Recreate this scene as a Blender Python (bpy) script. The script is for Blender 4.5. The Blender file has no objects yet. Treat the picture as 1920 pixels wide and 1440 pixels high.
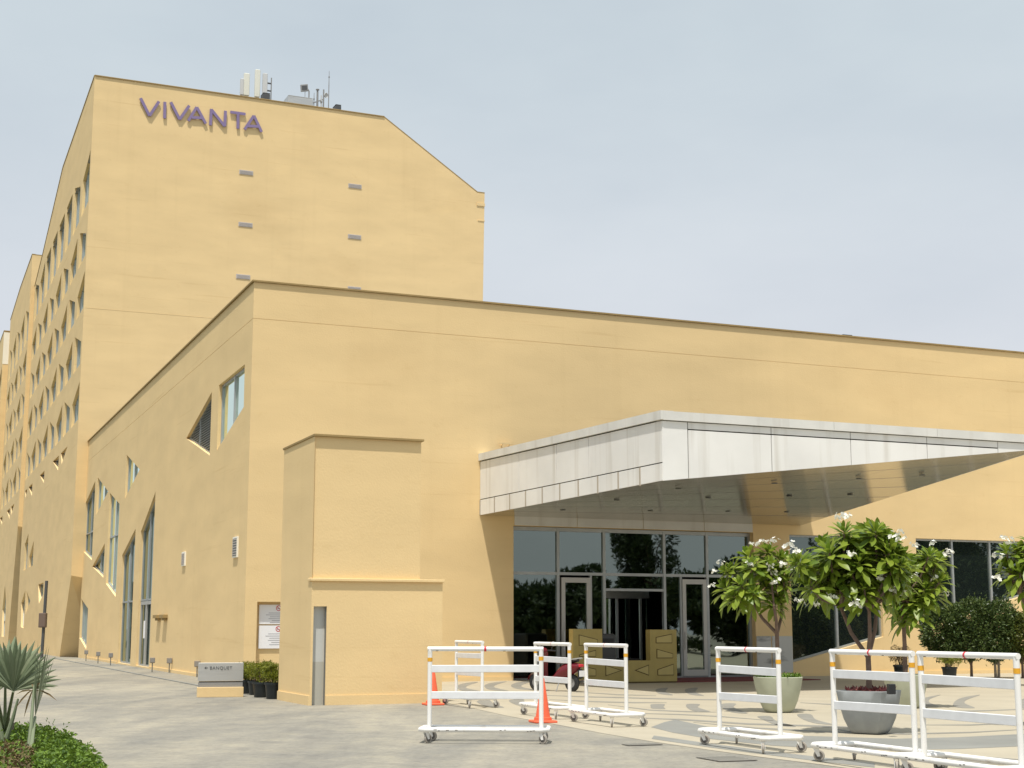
import bpy, math, random
import numpy as np
from mathutils import Vector, Matrix
from mathutils.geometry import delaunay_2d_cdt
random.seed(7)
S = bpy.context.scene
col = S.collection

# ------------------------------------------------------------------ camera
FPX, HOR, HC = 2800.0, 1178.0, 1.6          # focal length and horizon in photo pixels, eye height in metres
PITCH = math.atan((HOR - 720) / FPX)
cam = bpy.data.cameras.new('camera')
cam.lens = 36 * FPX / 1920
cam.sensor_width = 36
cam.clip_end = 3000
camo = bpy.data.objects.new('camera', cam)
col.objects.link(camo)
camo.location = (0, 0, HC)
camo.rotation_euler = (math.pi / 2 + PITCH, 0, 0)
S.camera = camo

# ------------------------------------------------------------------ sky, sun, exposure
SUN = Vector((-0.08, -0.36, 1.0)).normalized()     # towards the sun
w = bpy.data.worlds.new('World')
S.world = w
w.use_nodes = True
nt = w.node_tree
bg = nt.nodes['Background']
sky = nt.nodes.new('ShaderNodeTexSky')
sky.sky_type = 'NISHITA'
sky.sun_disc = False
sky.sun_elevation = math.asin(SUN.z)
sky.sun_rotation = math.atan2(SUN.x, SUN.y)
sky.air_density = 1.2
sky.dust_density = 4.0
sky.ozone_density = 1.5
# thin high haze with faint cloud mottling over the whole sky
tc = nt.nodes.new('ShaderNodeTexCoord')
mp = nt.nodes.new('ShaderNodeMapping')
mp.inputs['Scale'].default_value = (1.2, 1.2, 3.0)
nz = nt.nodes.new('ShaderNodeTexNoise')
nz.inputs['Scale'].default_value = 2.2
nz.inputs['Detail'].default_value = 5
nz.inputs['Roughness'].default_value = 0.55
rp = nt.nodes.new('ShaderNodeMapRange')
rp.inputs['From Min'].default_value = 0.3
rp.inputs['From Max'].default_value = 0.75
rp.inputs['To Min'].default_value = 0.74
rp.inputs['To Max'].default_value = 0.97
mx = nt.nodes.new('ShaderNodeMixRGB')
mx.inputs['Color2'].default_value = (6.15, 6.72, 7.1, 1)
nt.links.new(tc.outputs['Generated'], mp.inputs['Vector'])
nt.links.new(mp.outputs['Vector'], nz.inputs['Vector'])
nt.links.new(nz.outputs['Fac'], rp.inputs['Value'])
nt.links.new(rp.outputs['Result'], mx.inputs['Fac'])
nt.links.new(sky.outputs['Color'], mx.inputs['Color1'])
# haze is whiter towards the horizon all round
sx = nt.nodes.new('ShaderNodeSeparateXYZ')
hr = nt.nodes.new('ShaderNodeMapRange')
hr.interpolation_type = 'SMOOTHSTEP'
hr.inputs['From Min'].default_value = 0.12
hr.inputs['From Max'].default_value = 0.40
hm = nt.nodes.new('ShaderNodeMixRGB')
hm.inputs['Color1'].default_value = (6.75, 6.98, 7.45, 1)
hm.inputs['Color2'].default_value = (5.75, 6.42, 6.8, 1)
nt.links.new(tc.outputs['Generated'], sx.inputs['Vector'])
nt.links.new(sx.outputs['Z'], hr.inputs['Value'])
nt.links.new(hr.outputs['Result'], hm.inputs['Fac'])
nt.links.new(hm.outputs['Color'], mx.inputs['Color2'])
nt.links.new(mx.outputs['Color'], bg.inputs['Color'])
bg.inputs['Strength'].default_value = 0.10

sl = bpy.data.lights.new('sun', 'SUN')
sl.energy = 4.2
sl.angle = math.radians(1.2)
sl.color = (1.0, 0.95, 0.87)
so = bpy.data.objects.new('sun', sl)
col.objects.link(so)
so.rotation_euler = SUN.to_track_quat('Z', 'Y').to_euler()

S.view_settings.view_transform = 'Standard'
S.view_settings.look = 'None'
S.view_settings.exposure = 0.2
S.view_settings.gamma = 1
S.render.engine = 'CYCLES'

# ------------------------------------------------------------------ photo pixel -> place
CP, SP = math.cos(PITCH), math.sin(PITCH)


def ray(x, y):
    u, v = x - 960, 720 - y
    return (u, FPX * CP - v * SP, FPX * SP + v * CP)


def gnd(x, y, z=0.0):
    r = ray(x, y)
    k = (z - HC) / r[2]
    return Vector((r[0] * k, r[1] * k, z))


def at(x, y, Y):
    r = ray(x, y)
    k = Y / r[1]
    return Vector((r[0] * k, Y, HC + r[2] * k))


def hdir(x):
    r = ray(x, HOR)
    h = math.hypot(r[0], r[1])
    return Vector((r[0] / h, r[1] / h, 0))


dF, dL = hdir(7450), hdir(-196)
nF = Vector((dF.y, -dF.x, 0))         # outward normal of the front walls
nL = Vector((-dL.y, dL.x, 0))         # outward normal of the left walls


class Plane:
    """a vertical wall: t metres along it, z up, o metres outwards"""

    def __init__(s, P, d, n):
        s.P, s.d, s.n = Vector((P[0], P[1], 0)), d, n

    def __call__(s, t, z, o=0.0):
        v = s.P + s.d * t + s.n * o
        return Vector((v.x, v.y, z))

    def px(s, x, y, o=0.0):
        r = ray(x, y)
        P = s.P + s.n * o
        det = s.d.x * -r[1] + r[0] * s.d.y
        t = (-P.x * -r[1] + -r[0] * P.y) / det
        k = (P.x + s.d.x * t) / r[0] if abs(r[0]) > abs(r[1]) * .05 else (P.y + s.d.y * t) / r[1]
        return (t, HC + k * r[2])


# ------------------------------------------------------------------ materials
MATS = {}


def mat(name, base, rough=0.7, metal=0.0, var=0.0, vscale=1.0, bump=0.0, bscale=40.0, spec=0.5, streak=0.0,
        alt=None, altlo=0.45, althi=0.65, stretch=(1, 1, 1), detail=4, bdist=0.01):
    m = bpy.data.materials.new(name)
    m.use_nodes = True
    t = m.node_tree
    b = t.nodes['Principled BSDF']
    b.inputs['Base Color'].default_value = (*base, 1)
    b.inputs['Roughness'].default_value = rough
    b.inputs['Metallic'].default_value = metal
    b.inputs['Specular IOR Level'].default_value = spec
    co = t.nodes.new('ShaderNodeTexCoord')
    if var or alt or streak:
        mpn = t.nodes.new('ShaderNodeMapping')
        mpn.inputs['Scale'].default_value = stretch
        t.links.new(co.outputs['Object'], mpn.inputs['Vector'])
        n = t.nodes.new('ShaderNodeTexNoise')
        n.inputs['Scale'].default_value = vscale
        n.inputs['Detail'].default_value = detail
        t.links.new(mpn.outputs['Vector'], n.inputs['Vector'])
        r = t.nodes.new('ShaderNodeValToRGB')
        r.color_ramp.elements[0].position = altlo if alt else 0.3
        r.color_ramp.elements[1].position = althi if alt else 0.7
        if alt:
            r.color_ramp.elements[0].color = (*base, 1)
            r.color_ramp.elements[1].color = (*alt, 1)
        else:
            r.color_ramp.elements[0].color = (*[c * (1 - var) for c in base], 1)
            r.color_ramp.elements[1].color = (*[min(1, c * (1 + var)) for c in base], 1)
        t.links.new(n.outputs['Fac'], r.inputs['Fac'])
        out = r.outputs['Color']
        if streak:
            m2 = t.nodes.new('ShaderNodeMapping')
            m2.inputs['Scale'].default_value = (1.6, 1.6, 0.07)
            t.links.new(co.outputs['Object'], m2.inputs['Vector'])
            n2 = t.nodes.new('ShaderNodeTexNoise')
            n2.inputs['Scale'].default_value = 1.7
            n2.inputs['Detail'].default_value = 6
            t.links.new(m2.outputs['Vector'], n2.inputs['Vector'])
            r2 = t.nodes.new('ShaderNodeMapRange')
            r2.inputs['From Min'].default_value = 0.55
            r2.inputs['From Max'].default_value = 0.8
            r2.inputs['To Max'].default_value = streak
            t.links.new(n2.outputs['Fac'], r2.inputs['Value'])
            mm = t.nodes.new('ShaderNodeMixRGB')
            mm.blend_type = 'MULTIPLY'
            mm.inputs['Color2'].default_value = (0.55, 0.5, 0.42, 1)
            t.links.new(r2.outputs['Result'], mm.inputs['Fac'])
            t.links.new(out, mm.inputs['Color1'])
            out = mm.outputs['Color']
        t.links.new(out, b.inputs['Base Color'])
    if bump:
        nb = t.nodes.new('ShaderNodeTexNoise')
        nb.inputs['Scale'].default_value = bscale
        nb.inputs['Detail'].default_value = 5
        t.links.new(co.outputs['Object'], nb.inputs['Vector'])
        bu = t.nodes.new('ShaderNodeBump')
        bu.inputs['Strength'].default_value = bump
        bu.inputs['Distance'].default_value = bdist
        t.links.new(nb.outputs['Fac'], bu.inputs['Height'])
        t.links.new(bu.outputs['Normal'], b.inputs['Normal'])
    MATS[name] = m
    return m


def glass_mat(name, tint, clear, ior=2.5, wave=0.04):
    """tinted sheet glass: Fresnel mirror over a see-through (clear) or dark-backed body"""
    m = bpy.data.materials.new(name)
    m.use_nodes = True
    t = m.node_tree
    for n in list(t.nodes):
        t.nodes.remove(n)
    o = t.nodes.new('ShaderNodeOutputMaterial')
    mixn = t.nodes.new('ShaderNodeMixShader')
    fr = t.nodes.new('ShaderNodeFresnel')
    fr.inputs['IOR'].default_value = ior
    g = t.nodes.new('ShaderNodeBsdfGlossy')
    g.inputs['Roughness'].default_value = 0.015
    g.inputs['Color'].default_value = (0.82, 0.95, 0.87, 1)
    if clear:
        bse = t.nodes.new('ShaderNodeBsdfTransparent')
    else:
        bse = t.nodes.new('ShaderNodeBsdfDiffuse')
    bse.inputs['Color'].default_value = (*tint, 1)
    co = t.nodes.new('ShaderNodeTexCoord')
    n = t.nodes.new('ShaderNodeTexNoise')
    n.inputs['Scale'].default_value = 0.9
    n.inputs['Detail'].default_value = 1
    bu = t.nodes.new('ShaderNodeBump')
    bu.inputs['Strength'].default_value = wave
    bu.inputs['Distance'].default_value = 0.05
    t.links.new(co.outputs['Object'], n.inputs['Vector'])
    t.links.new(n.outputs['Fac'], bu.inputs['Height'])
    t.links.new(bu.outputs['Normal'], g.inputs['Normal'])
    t.links.new(fr.outputs['Fac'], mixn.inputs['Fac'])
    t.links.new(bse.outputs[0], mixn.inputs[1])
    t.links.new(g.outputs[0], mixn.inputs[2])
    t.links.new(mixn.outputs[0], o.inputs['Surface'])
    MATS[name] = m
    return m


def leaf_mat(name, c1, c2, rough=0.45, trans=0.25, scale=3.0):
    """leaf: colour varies from leaf to leaf, light shines through a little"""
    m = bpy.data.materials.new(name)
    m.use_nodes = True
    t = m.node_tree
    b = t.nodes['Principled BSDF']
    b.inputs['Roughness'].default_value = rough
    b.inputs['Specular IOR Level'].default_value = 0.4
    g = t.nodes.new('ShaderNodeNewGeometry')
    r = t.nodes.new('ShaderNodeMixRGB')
    r.inputs['Color1'].default_value = (*c1, 1)
    r.inputs['Color2'].default_value = (*c2, 1)
    t.links.new(g.outputs['Random Per Island'], r.inputs['Fac'])
    t.links.new(r.outputs['Color'], b.inputs['Base Color'])
    tr = t.nodes.new('ShaderNodeBsdfTranslucent')
    t.links.new(r.outputs['Color'], tr.inputs['Color'])
    mixn = t.nodes.new('ShaderNodeMixShader')
    mixn.inputs['Fac'].default_value = trans
    o = t.nodes['Material Output']
    t.links.new(b.outputs[0], mixn.inputs[1])
    t.links.new(tr.outputs[0], mixn.inputs[2])
    t.links.new(mixn.outputs[0], o.inputs['Surface'])
    MATS[name] = m
    return m


WALLC = (0.755, 0.567, 0.302)
mat('plaster', WALLC, 0.9, var=0.05, vscale=0.8, bump=0.35, bscale=22, spec=0.15, streak=0.07, detail=10, stretch=(0.45, 0.45, 1.5))


def trowel_lines(m):
    # faint level float marks and a few dull weathered patches in the render coat
    t = m.node_tree
    b = t.nodes['Principled BSDF']
    src = b.inputs['Base Color'].links[0].from_socket
    co = t.nodes.new('ShaderNodeTexCoord')
    for sc, scale, lo, hi, amt, colr in (((0.25, 0.25, 9.0), 0.55, 0.62, 0.72, 0.16, (0.80, 0.74, 0.66)), ((0.5, 0.5, 0.8), 0.30, 0.56, 0.75, 0.14, (0.82, 0.78, 0.74)),
                                         ((1.0, 1.0, 1.6), 2.6, 0.60, 0.75, 0.10, (0.85, 0.80, 0.72)), ((0.6, 0.6, 1.0), 0.9, 0.60, 0.78, 0.16, (1.10, 1.09, 1.06))):
        mpn = t.nodes.new('ShaderNodeMapping')
        mpn.inputs['Scale'].default_value = sc
        mpn.inputs['Location'].default_value = (sc[2], scale * 7, lo * 5)
        t.links.new(co.outputs['Object'], mpn.inputs['Vector'])
        n = t.nodes.new('ShaderNodeTexNoise')
        n.inputs['Scale'].default_value = scale
        n.inputs['Detail'].default_value = 7
        n.inputs['Roughness'].default_value = 0.6
        t.links.new(mpn.outputs['Vector'], n.inputs['Vector'])
        r = t.nodes.new('ShaderNodeMapRange')
        r.inputs['From Min'].default_value = lo
        r.inputs['From Max'].default_value = hi
        r.inputs['To Max'].default_value = amt / 0.2 * 0.5
        t.links.new(n.outputs['Fac'], r.inputs['Value'])
        mm = t.nodes.new('ShaderNodeMixRGB')
        mm.blend_type = 'MULTIPLY'
        mm.inputs['Color2'].default_value = (*colr, 1)
        t.links.new(r.outputs['Result'], mm.inputs['Fac'])
        t.links.new(src, mm.inputs['Color1'])
        src = mm.outputs['Color']
    t.links.new(src, b.inputs['Base Color'])


trowel_lines(MATS['plaster'])
mat('plaster_white', (0.85, 0.82, 0.72), 0.9, var=0.04, vscale=0.4, spec=0.15)
mat('coping', (0.33, 0.235, 0.105), 0.85, var=0.08, vscale=2, spec=0.2)  # dark brown stands in for the thin shadow line along the copings
mat('alu', (0.42, 0.44, 0.44), 0.45, 0.6, var=0.06, vscale=2)
mat('box_brown', (0.15, 0.105, 0.08), 0.6)
mat('box_tan', (0.28, 0.235, 0.185), 0.6)
mat('alu_dark', (0.16, 0.17, 0.17), 0.5, 0.3)
mat('door_alu', (0.50, 0.49, 0.46), 0.45, 0.5)
mat('panel_beige', (0.50, 0.46, 0.36), 0.8, var=0.05)
mat('louvre', (0.20, 0.21, 0.20), 0.6, 0.2)
mat('vent', (0.50, 0.46, 0.43), 0.7)
glass_mat('glass', (0.012, 0.017, 0.016), False)
glass_mat('glass_clear', (0.30, 0.36, 0.34), True, ior=2.8, wave=0.05)
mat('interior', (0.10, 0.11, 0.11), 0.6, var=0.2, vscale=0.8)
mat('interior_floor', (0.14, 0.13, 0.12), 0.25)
mat('fascia', (0.775, 0.77, 0.745), 0.5, 0.0, var=0.06, vscale=0.7, streak=0.62, spec=0.35)
mat('fascia_trim', (0.66, 0.655, 0.62), 0.6, var=0.08, vscale=1.2, streak=0.4)
mat('joint_tan', (0.42, 0.37, 0.30), 0.7)
mat('unseen_lawn', (0.085, 0.09, 0.05), 0.95, var=0.3, vscale=2, bump=0.5, bscale=15)
mat('seam', (0.05, 0.05, 0.045), 0.8)
mat('soffit', (0.50, 0.48, 0.425), 0.16, 0.75, var=0.05, vscale=0.5, bump=0.10, bscale=0.7, bdist=0.03)
mat('purple', (0.225, 0.17, 0.315), 0.45, 0.0, var=0.05)
mat('white_paint', (0.80, 0.79, 0.76), 0.42, vscale=6, bump=0.1, bscale=60, bdist=0.002,
    alt=(0.60, 0.56, 0.49), altlo=0.60, althi=0.80)
mat('rail_board', (0.70, 0.71, 0.72), 0.5, var=0.05, vscale=6)
mat('chip', (0.10, 0.09, 0.08), 0.8)
mat('tape_yellow', (0.72, 0.36, 0.02), 0.5)
mat('tape_red', (0.62, 0.03, 0.05), 0.5)
mat('caster_metal', (0.55, 0.52, 0.47), 0.4, 0.6)
mat('caster_hub', (0.12, 0.11, 0.10), 0.6)
mat('caster_rubber', (0.33, 0.30, 0.26), 0.7)
mat('cone_orange', (0.80, 0.13, 0.055), 0.5, var=0.06, vscale=6)
mat('gold', (0.40, 0.315, 0.105), 0.45, 0.25, var=0.07, vscale=3)
mat('gold_light', (0.48, 0.39, 0.15), 0.42, 0.25, var=0.05, vscale=3)
mat('gold_dark', (0.10, 0.07, 0.02), 0.6)
mat('black', (0.015, 0.016, 0.018), 0.5)
mat('black_pot', (0.012, 0.018, 0.020), 0.45, var=0.2, vscale=5)
mat('grey_dark', (0.07, 0.075, 0.08), 0.5)
mat('grey_mid', (0.25, 0.25, 0.25), 0.5)
mat('steel', (0.56, 0.56, 0.54), 0.35, 0.7, var=0.06, vscale=1.5, stretch=(1, 1, 8))
mat('sign_white', (0.82, 0.82, 0.84), 0.5)
mat('sign_red', (0.55, 0.03, 0.03), 0.5)
mat('print_grey', (0.35, 0.35, 0.38), 0.6)
mat('carpet', (0.16, 0.035, 0.04), 0.9)
mat('maroon', (0.15, 0.012, 0.02), 0.25, 0.1)
mat('planter_green', (0.42, 0.44, 0.33), 0.75, var=0.08, vscale=3, bump=0.15, bscale=40)
mat('planter_grey', (0.27, 0.285, 0.285), 0.7, var=0.16, vscale=3.5, bump=0.15, bscale=40)
mat('soil', (0.07, 0.05, 0.035), 0.95)
mat('bark', (0.15, 0.10, 0.075), 0.85, var=0.2, vscale=12, bump=0.4, bscale=50)
mat('bark_grey', (0.26, 0.22, 0.17), 0.85, var=0.2, vscale=10)
leaf_mat('leaf_frangipani', (0.10, 0.18, 0.018), (0.30, 0.37, 0.045), 0.38, 0.38)
leaf_mat('leaf_hedge', (0.040, 0.075, 0.022), (0.12, 0.165, 0.045), 0.35, 0.2)
leaf_mat('leaf_hedge_warm', (0.055, 0.085, 0.016), (0.16, 0.17, 0.03), 0.4, 0.15)
leaf_mat('leaf_yellow', (0.105, 0.14, 0.012), (0.27, 0.28, 0.025), 0.5, 0.25)
leaf_mat('leaf_cover', (0.05, 0.10, 0.015), (0.19, 0.30, 0.035), 0.4, 0.25)
leaf_mat('leaf_dry', (0.10, 0.085, 0.03), (0.22, 0.15, 0.07), 0.7, 0.15)
leaf_mat('leaf_dark', (0.028, 0.050, 0.018), (0.06, 0.09, 0.025), 0.55, 0.15)
leaf_mat('leaf_palm', (0.17, 0.215, 0.12), (0.28, 0.32, 0.20), 0.5, 0.2)
leaf_mat('leaf_red', (0.10, 0.02, 0.025), (0.20, 0.06, 0.05), 0.5, 0.15)
leaf_mat('petal', (0.80, 0.79, 0.70), (0.85, 0.84, 0.78), 0.6, 0.25)
mat('antenna_white', (0.70, 0.70, 0.62), 0.5)
mat('antenna_pale', (0.55, 0.56, 0.56), 0.5)
mat('marble', (0.55, 0.55, 0.52), 0.3, alt=(0.25, 0.25, 0.24), vscale=1.6, altlo=0.56, althi=0.72, stretch=(1, 1, 2.5), detail=8)
mat('kiosk_door', (0.55, 0.56, 0.53), 0.6, var=0.03)
mat('kiosk_door_low', (0.45, 0.44, 0.38), 0.6, var=0.03)
mat('inlay_grey', (0.235, 0.225, 0.195), 0.75, var=0.10, vscale=1.2, bump=0.1, bscale=80)
mat('inlay_band', (0.225, 0.225, 0.205), 0.75, var=0.10, vscale=0.9, bump=0.1, bscale=80)


def ground_mats():
    # worn concrete driveway: blotches of grey and dusty beige in long drifts, fine speckle
    m = mat('driveway', (0.285, 0.28, 0.25), 0.85, bump=0.3, bscale=30, spec=0.25)
    t = m.node_tree
    b = t.nodes['Principled BSDF']
    co = t.nodes.new('ShaderNodeTexCoord')

    def noise(scale, detail, rough, vec, dist=0.0):
        n = t.nodes.new('ShaderNodeTexNoise')
        n.inputs['Scale'].default_value = scale
        n.inputs['Detail'].default_value = detail
        n.inputs['Roughness'].default_value = rough
        n.inputs['Distortion'].default_value = dist
        t.links.new(vec, n.inputs['Vector'])
        return n.outputs['Fac']

    def ramp(f, *els):
        r = t.nodes.new('ShaderNodeValToRGB')
        while len(r.color_ramp.elements) < len(els):
            r.color_ramp.elements.new(0.5)
        for e, (p, c) in zip(r.color_ramp.elements, els):
            e.position = p
            e.color = (*c, 1)
        t.links.new(f, r.inputs['Fac'])
        return r.outputs['Color']
    mp1 = t.nodes.new('ShaderNodeMapping')
    mp1.inputs['Rotation'].default_value = (0, 0, math.radians(12))
    mp1.inputs['Scale'].default_value = (1.0, 0.33, 1)
    t.links.new(co.outputs['Object'], mp1.inputs['Vector'])
    base = ramp(noise(0.32, 6, 0.6, mp1.outputs['Vector'], 0.6),
                (0.35, (0.222, 0.215, 0.190)), (0.50, (0.285, 0.268, 0.224)), (0.65, (0.345, 0.318, 0.255)))
    mp2 = t.nodes.new('ShaderNodeMapping')
    mp2.inputs['Rotation'].default_value = (0, 0, math.radians(-6))
    mp2.inputs['Scale'].default_value = (1.0, 0.8, 1)
    t.links.new(co.outputs['Object'], mp2.inputs['Vector'])
    fine = ramp(noise(1.6, 8, 0.7, mp2.outputs['Vector'], 0.3),
                (0.32, (0.84, 0.84, 0.86)), (0.5, (1, 1, 1)), (0.68, (1.15, 1.13, 1.07)))
    mm = t.nodes.new('ShaderNodeMixRGB')
    mm.blend_type = 'MULTIPLY'
    mm.inputs['Fac'].default_value = 1
    t.links.new(base, mm.inputs['Color1'])
    t.links.new(fine, mm.inputs['Color2'])
    spk = ramp(noise(11.0, 6, 0.75, co.outputs['Object']), (0.30, (0.80, 0.80, 0.80)), (0.52, (1, 1, 1)), (0.72, (1.14, 1.13, 1.10)))
    ms = t.nodes.new('ShaderNodeMixRGB')
    ms.blend_type = 'MULTIPLY'
    ms.inputs['Fac'].default_value = 1
    t.links.new(mm.outputs['Color'], ms.inputs['Color1'])
    t.links.new(spk, ms.inputs['Color2'])
    mm = ms
    mp4 = t.nodes.new('ShaderNodeMapping')
    mp4.inputs['Rotation'].default_value = (0, 0, math.radians(-22))
    mp4.inputs['Scale'].default_value = (1.3, 0.10, 1)
    t.links.new(co.outputs['Object'], mp4.inputs['Vector'])
    tyre = ramp(noise(0.9, 5, 0.6, mp4.outputs['Vector'], 0.2), (0.34, (0.88, 0.885, 0.90)), (0.50, (1, 1, 1)), (0.66, (1.08, 1.07, 1.04)))
    my = t.nodes.new('ShaderNodeMixRGB')
    my.blend_type = 'MULTIPLY'
    my.inputs['Fac'].default_value = 1
    t.links.new(mm.outputs['Color'], my.inputs['Color1'])
    t.links.new(tyre, my.inputs['Color2'])
    mm = my
    # fine paver joints, soft because worn
    br = t.nodes.new('ShaderNodeTexBrick')
    br.inputs['Scale'].default_value = 1.0
    br.inputs['Mortar Size'].default_value = 0.008
    br.inputs['Brick Width'].default_value = 0.42
    br.inputs['Row Height'].default_value = 0.21
    br.inputs['Color1'].default_value = (1, 1, 1, 1)
    br.inputs['Color2'].default_value = (0.90, 0.90, 0.91, 1)
    br.inputs['Mortar'].default_value = (0.80, 0.79, 0.77, 1)
    mp3 = t.nodes.new('ShaderNodeMapping')
    mp3.inputs['Rotation'].default_value = (0, 0, math.radians(22))
    t.links.new(co.outputs['Object'], mp3.inputs['Vector'])
    t.links.new(mp3.outputs['Vector'], br.inputs['Vector'])
    m2 = t.nodes.new('ShaderNodeMixRGB')
    m2.blend_type = 'MULTIPLY'
    m2.inputs['Fac'].default_value = 0.7
    t.links.new(mm.outputs['Color'], m2.inputs['Color1'])
    t.links.new(br.outputs['Color'], m2.inputs['Color2'])
    t.links.new(m2.outputs['Color'], b.inputs['Base Color'])
    mat('plaza', (0.41, 0.365, 0.275), 0.7, var=0.07, vscale=0.9, bump=0.12, bscale=90, detail=8)
    mat('bed_soil', (0.10, 0.075, 0.045), 0.95, var=0.3, vscale=6, bump=0.5, bscale=20)


ground_mats()


# ------------------------------------------------------------------ mesh helpers
class MB:
    def __init__(s):
        s.v, s.f = [], []

    def add(s, vs, fs):
        n = len(s.v)
        s.v += [Vector(v) for v in vs]
        s.f += [tuple(i + n for i in f) for f in fs]
        return s

    def box(s, c, sx, sy, sz, ax=(1, 0, 0), ay=(0, 1, 0), az=(0, 0, 1), ch=0.0):
        """box about its centre with half extents along three axes; ch trims its edges"""
        c, ax, ay, az = Vector(c), Vector(ax), Vector(ay), Vector(az)
        if ch <= 0:
            vs = [c + ax * sx * i + ay * sy * j + az * sz * k for k in (-1, 1) for j in (-1, 1) for i in (-1, 1)]
            return s.add(vs, [(0, 2, 3, 1), (4, 5, 7, 6), (0, 1, 5, 4), (2, 6, 7, 3), (0, 4, 6, 2), (1, 3, 7, 5)])
        rings = []
        for z, ins in ((-sz, ch), (-sz + ch, 0), (sz - ch, 0), (sz, ch)):
            x, y = sx - ins, sy - ins
            cc = ch * .9
            rings.append([c + ax * a + ay * b + az * z for a, b in
                          ((-x, -y + cc), (-x + cc, -y), (x - cc, -y), (x, -y + cc), (x, y - cc), (x - cc, y), (-x + cc, y), (-x, y - cc))])
        return s.loft(rings, True, True)

    def span(s, p, q, half_w, half_h, up=(0, 0, 1), ch=0.0):
        """bar from p to q, half_h along up"""
        p, q, up = Vector(p), Vector(q), Vector(up)
        d = q - p
        L = d.length
        d.normalize()
        side = d.cross(up).normalized()
        up2 = side.cross(d).normalized()
        return s.box((p + q) / 2, L / 2, half_w, half_h, d, side, up2, ch)

    def loft(s, rings, cap0=False, cap1=False, closed=True):
        n, m = len(s.v), len(rings[0])
        for r in rings:
            s.v += [Vector(v) for v in r]
        for i in range(len(rings) - 1):
            for j in range(m if closed else m - 1):
                a, b = n + i * m + j, n + i * m + (j + 1) % m
                s.f.append((a, b, b + m, a + m))
        if cap0:
            s.f.append(tuple(range(n + m - 1, n - 1, -1)))
        if cap1:
            k = n + (len(rings) - 1) * m
            s.f.append(tuple(range(k, k + m)))
        return s

    def tube(s, pts, rad, seg=8, cap=True):
        pts = [Vector(p) for p in pts]
        rads = rad if isinstance(rad, (list, tuple)) else [rad] * len(pts)
        rings, ref = [], None
        for i, p in enumerate(pts):
            d = (pts[min(i + 1, len(pts) - 1)] - pts[max(i - 1, 0)]).normalized()
            if ref is None:
                ref = Vector((0, 0, 1)) if abs(d.z) < .9 else Vector((1, 0, 0))
            u = d.cross(ref).normalized()
            v = u.cross(d).normalized()
            ref = v
            rings.append([p + (u * math.cos(a) + v * math.sin(a)) * rads[i] for a in [2 * math.pi * k / seg for k in range(seg)]])
        return s.loft(rings, cap, cap)

    def lathe(s, c, prof, seg=16, axis=None, cap0=True, cap1=True):
        c = Vector(c)
        M = Matrix.Identity(3) if axis is None else Vector(axis).normalized().to_track_quat('Z', 'Y').to_matrix()
        return s.loft([[c + M @ Vector((r * math.cos(a), r * math.sin(a), z)) for a in [2 * math.pi * k / seg for k in range(seg)]]
                       for r, z in prof], cap0, cap1)

    def prism(s, poly, ext):
        """planar polygon pushed out along the vector ext"""
        p = [Vector(v) for v in poly]
        e = Vector(ext)
        return s.loft([p, [v + e for v in p]], True, True)

    def build(s, name, m, parent=None, smooth=False, kind=None):
        o = bpy.data.objects.new(name, s.mesh(name, m, parent.matrix_basis.translation if parent is not None and parent.get('world') else None, smooth))
        col.objects.link(o)
        if parent is not None:
            o.parent = parent
            g = parent.parent
            if parent.get('world') is not None or (g is not None and g.get('world') is not None):
                pass
        if kind:
            o['kind'] = kind
        return o

    def mesh(s, name, m, off=None, smooth=False):
        me = bpy.data.meshes.new(name)
        me.from_pydata([tuple(v) for v in s.v], [], s.f)
        me.materials.append(MATS[m] if isinstance(m, str) else m)
        if smooth:
            me.polygons.foreach_set('use_smooth', [True] * len(me.polygons))
            me.set_sharp_from_angle(angle=math.radians(40))
        me.update()
        return me


def put(mb, name, m, parent=None, smooth=False, kind=None):
    """mesh given in world coordinates, linked under its parent without moving"""
    o = bpy.data.objects.new(name, None)
    bpy.data.objects.remove(o)
    off = Vector((0, 0, 0))
    p = parent
    while p is not None:
        off += p.location
        p = p.parent
    mb.v = [v - off for v in mb.v]
    o = bpy.data.objects.new(name, mb.mesh(name, m, None, smooth))
    col.objects.link(o)
    o.parent = parent
    if kind:
        o['kind'] = kind
    return o


def loc(name, mesh, parent, matrix=None):
    o = bpy.data.objects.new(name, mesh)
    col.objects.link(o)
    o.parent = parent
    if matrix is not None:
        o.matrix_local = matrix
    return o


def tag(o, label, cat, group=None):
    o['label'] = label
    o['category'] = cat
    if group:
        o['group'] = group
    return o


def thing(name, label, cat, at_, rz=0.0, group=None):
    o = bpy.data.objects.new(name, None)
    o.empty_display_size = 0.3
    col.objects.link(o)
    o.location = at_
    o.rotation_euler = (0, 0, rz)
    return tag(o, label, cat, group)


def copy_tree(o, parent=None):
    c = o.copy()
    col.objects.link(c)
    c.parent = parent
    for ch in list(o.children):
        copy_tree(ch, c)
    return c


def inside(p, poly):
    c, n = False, len(poly)
    for i in range(n):
        a, b = poly[i], poly[i - 1]
        if (a[1] > p[1]) != (b[1] > p[1]) and p[0] < (b[0] - a[0]) * (p[1] - a[1]) / (b[1] - a[1]) + a[0]:
            c = not c
    return c


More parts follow.
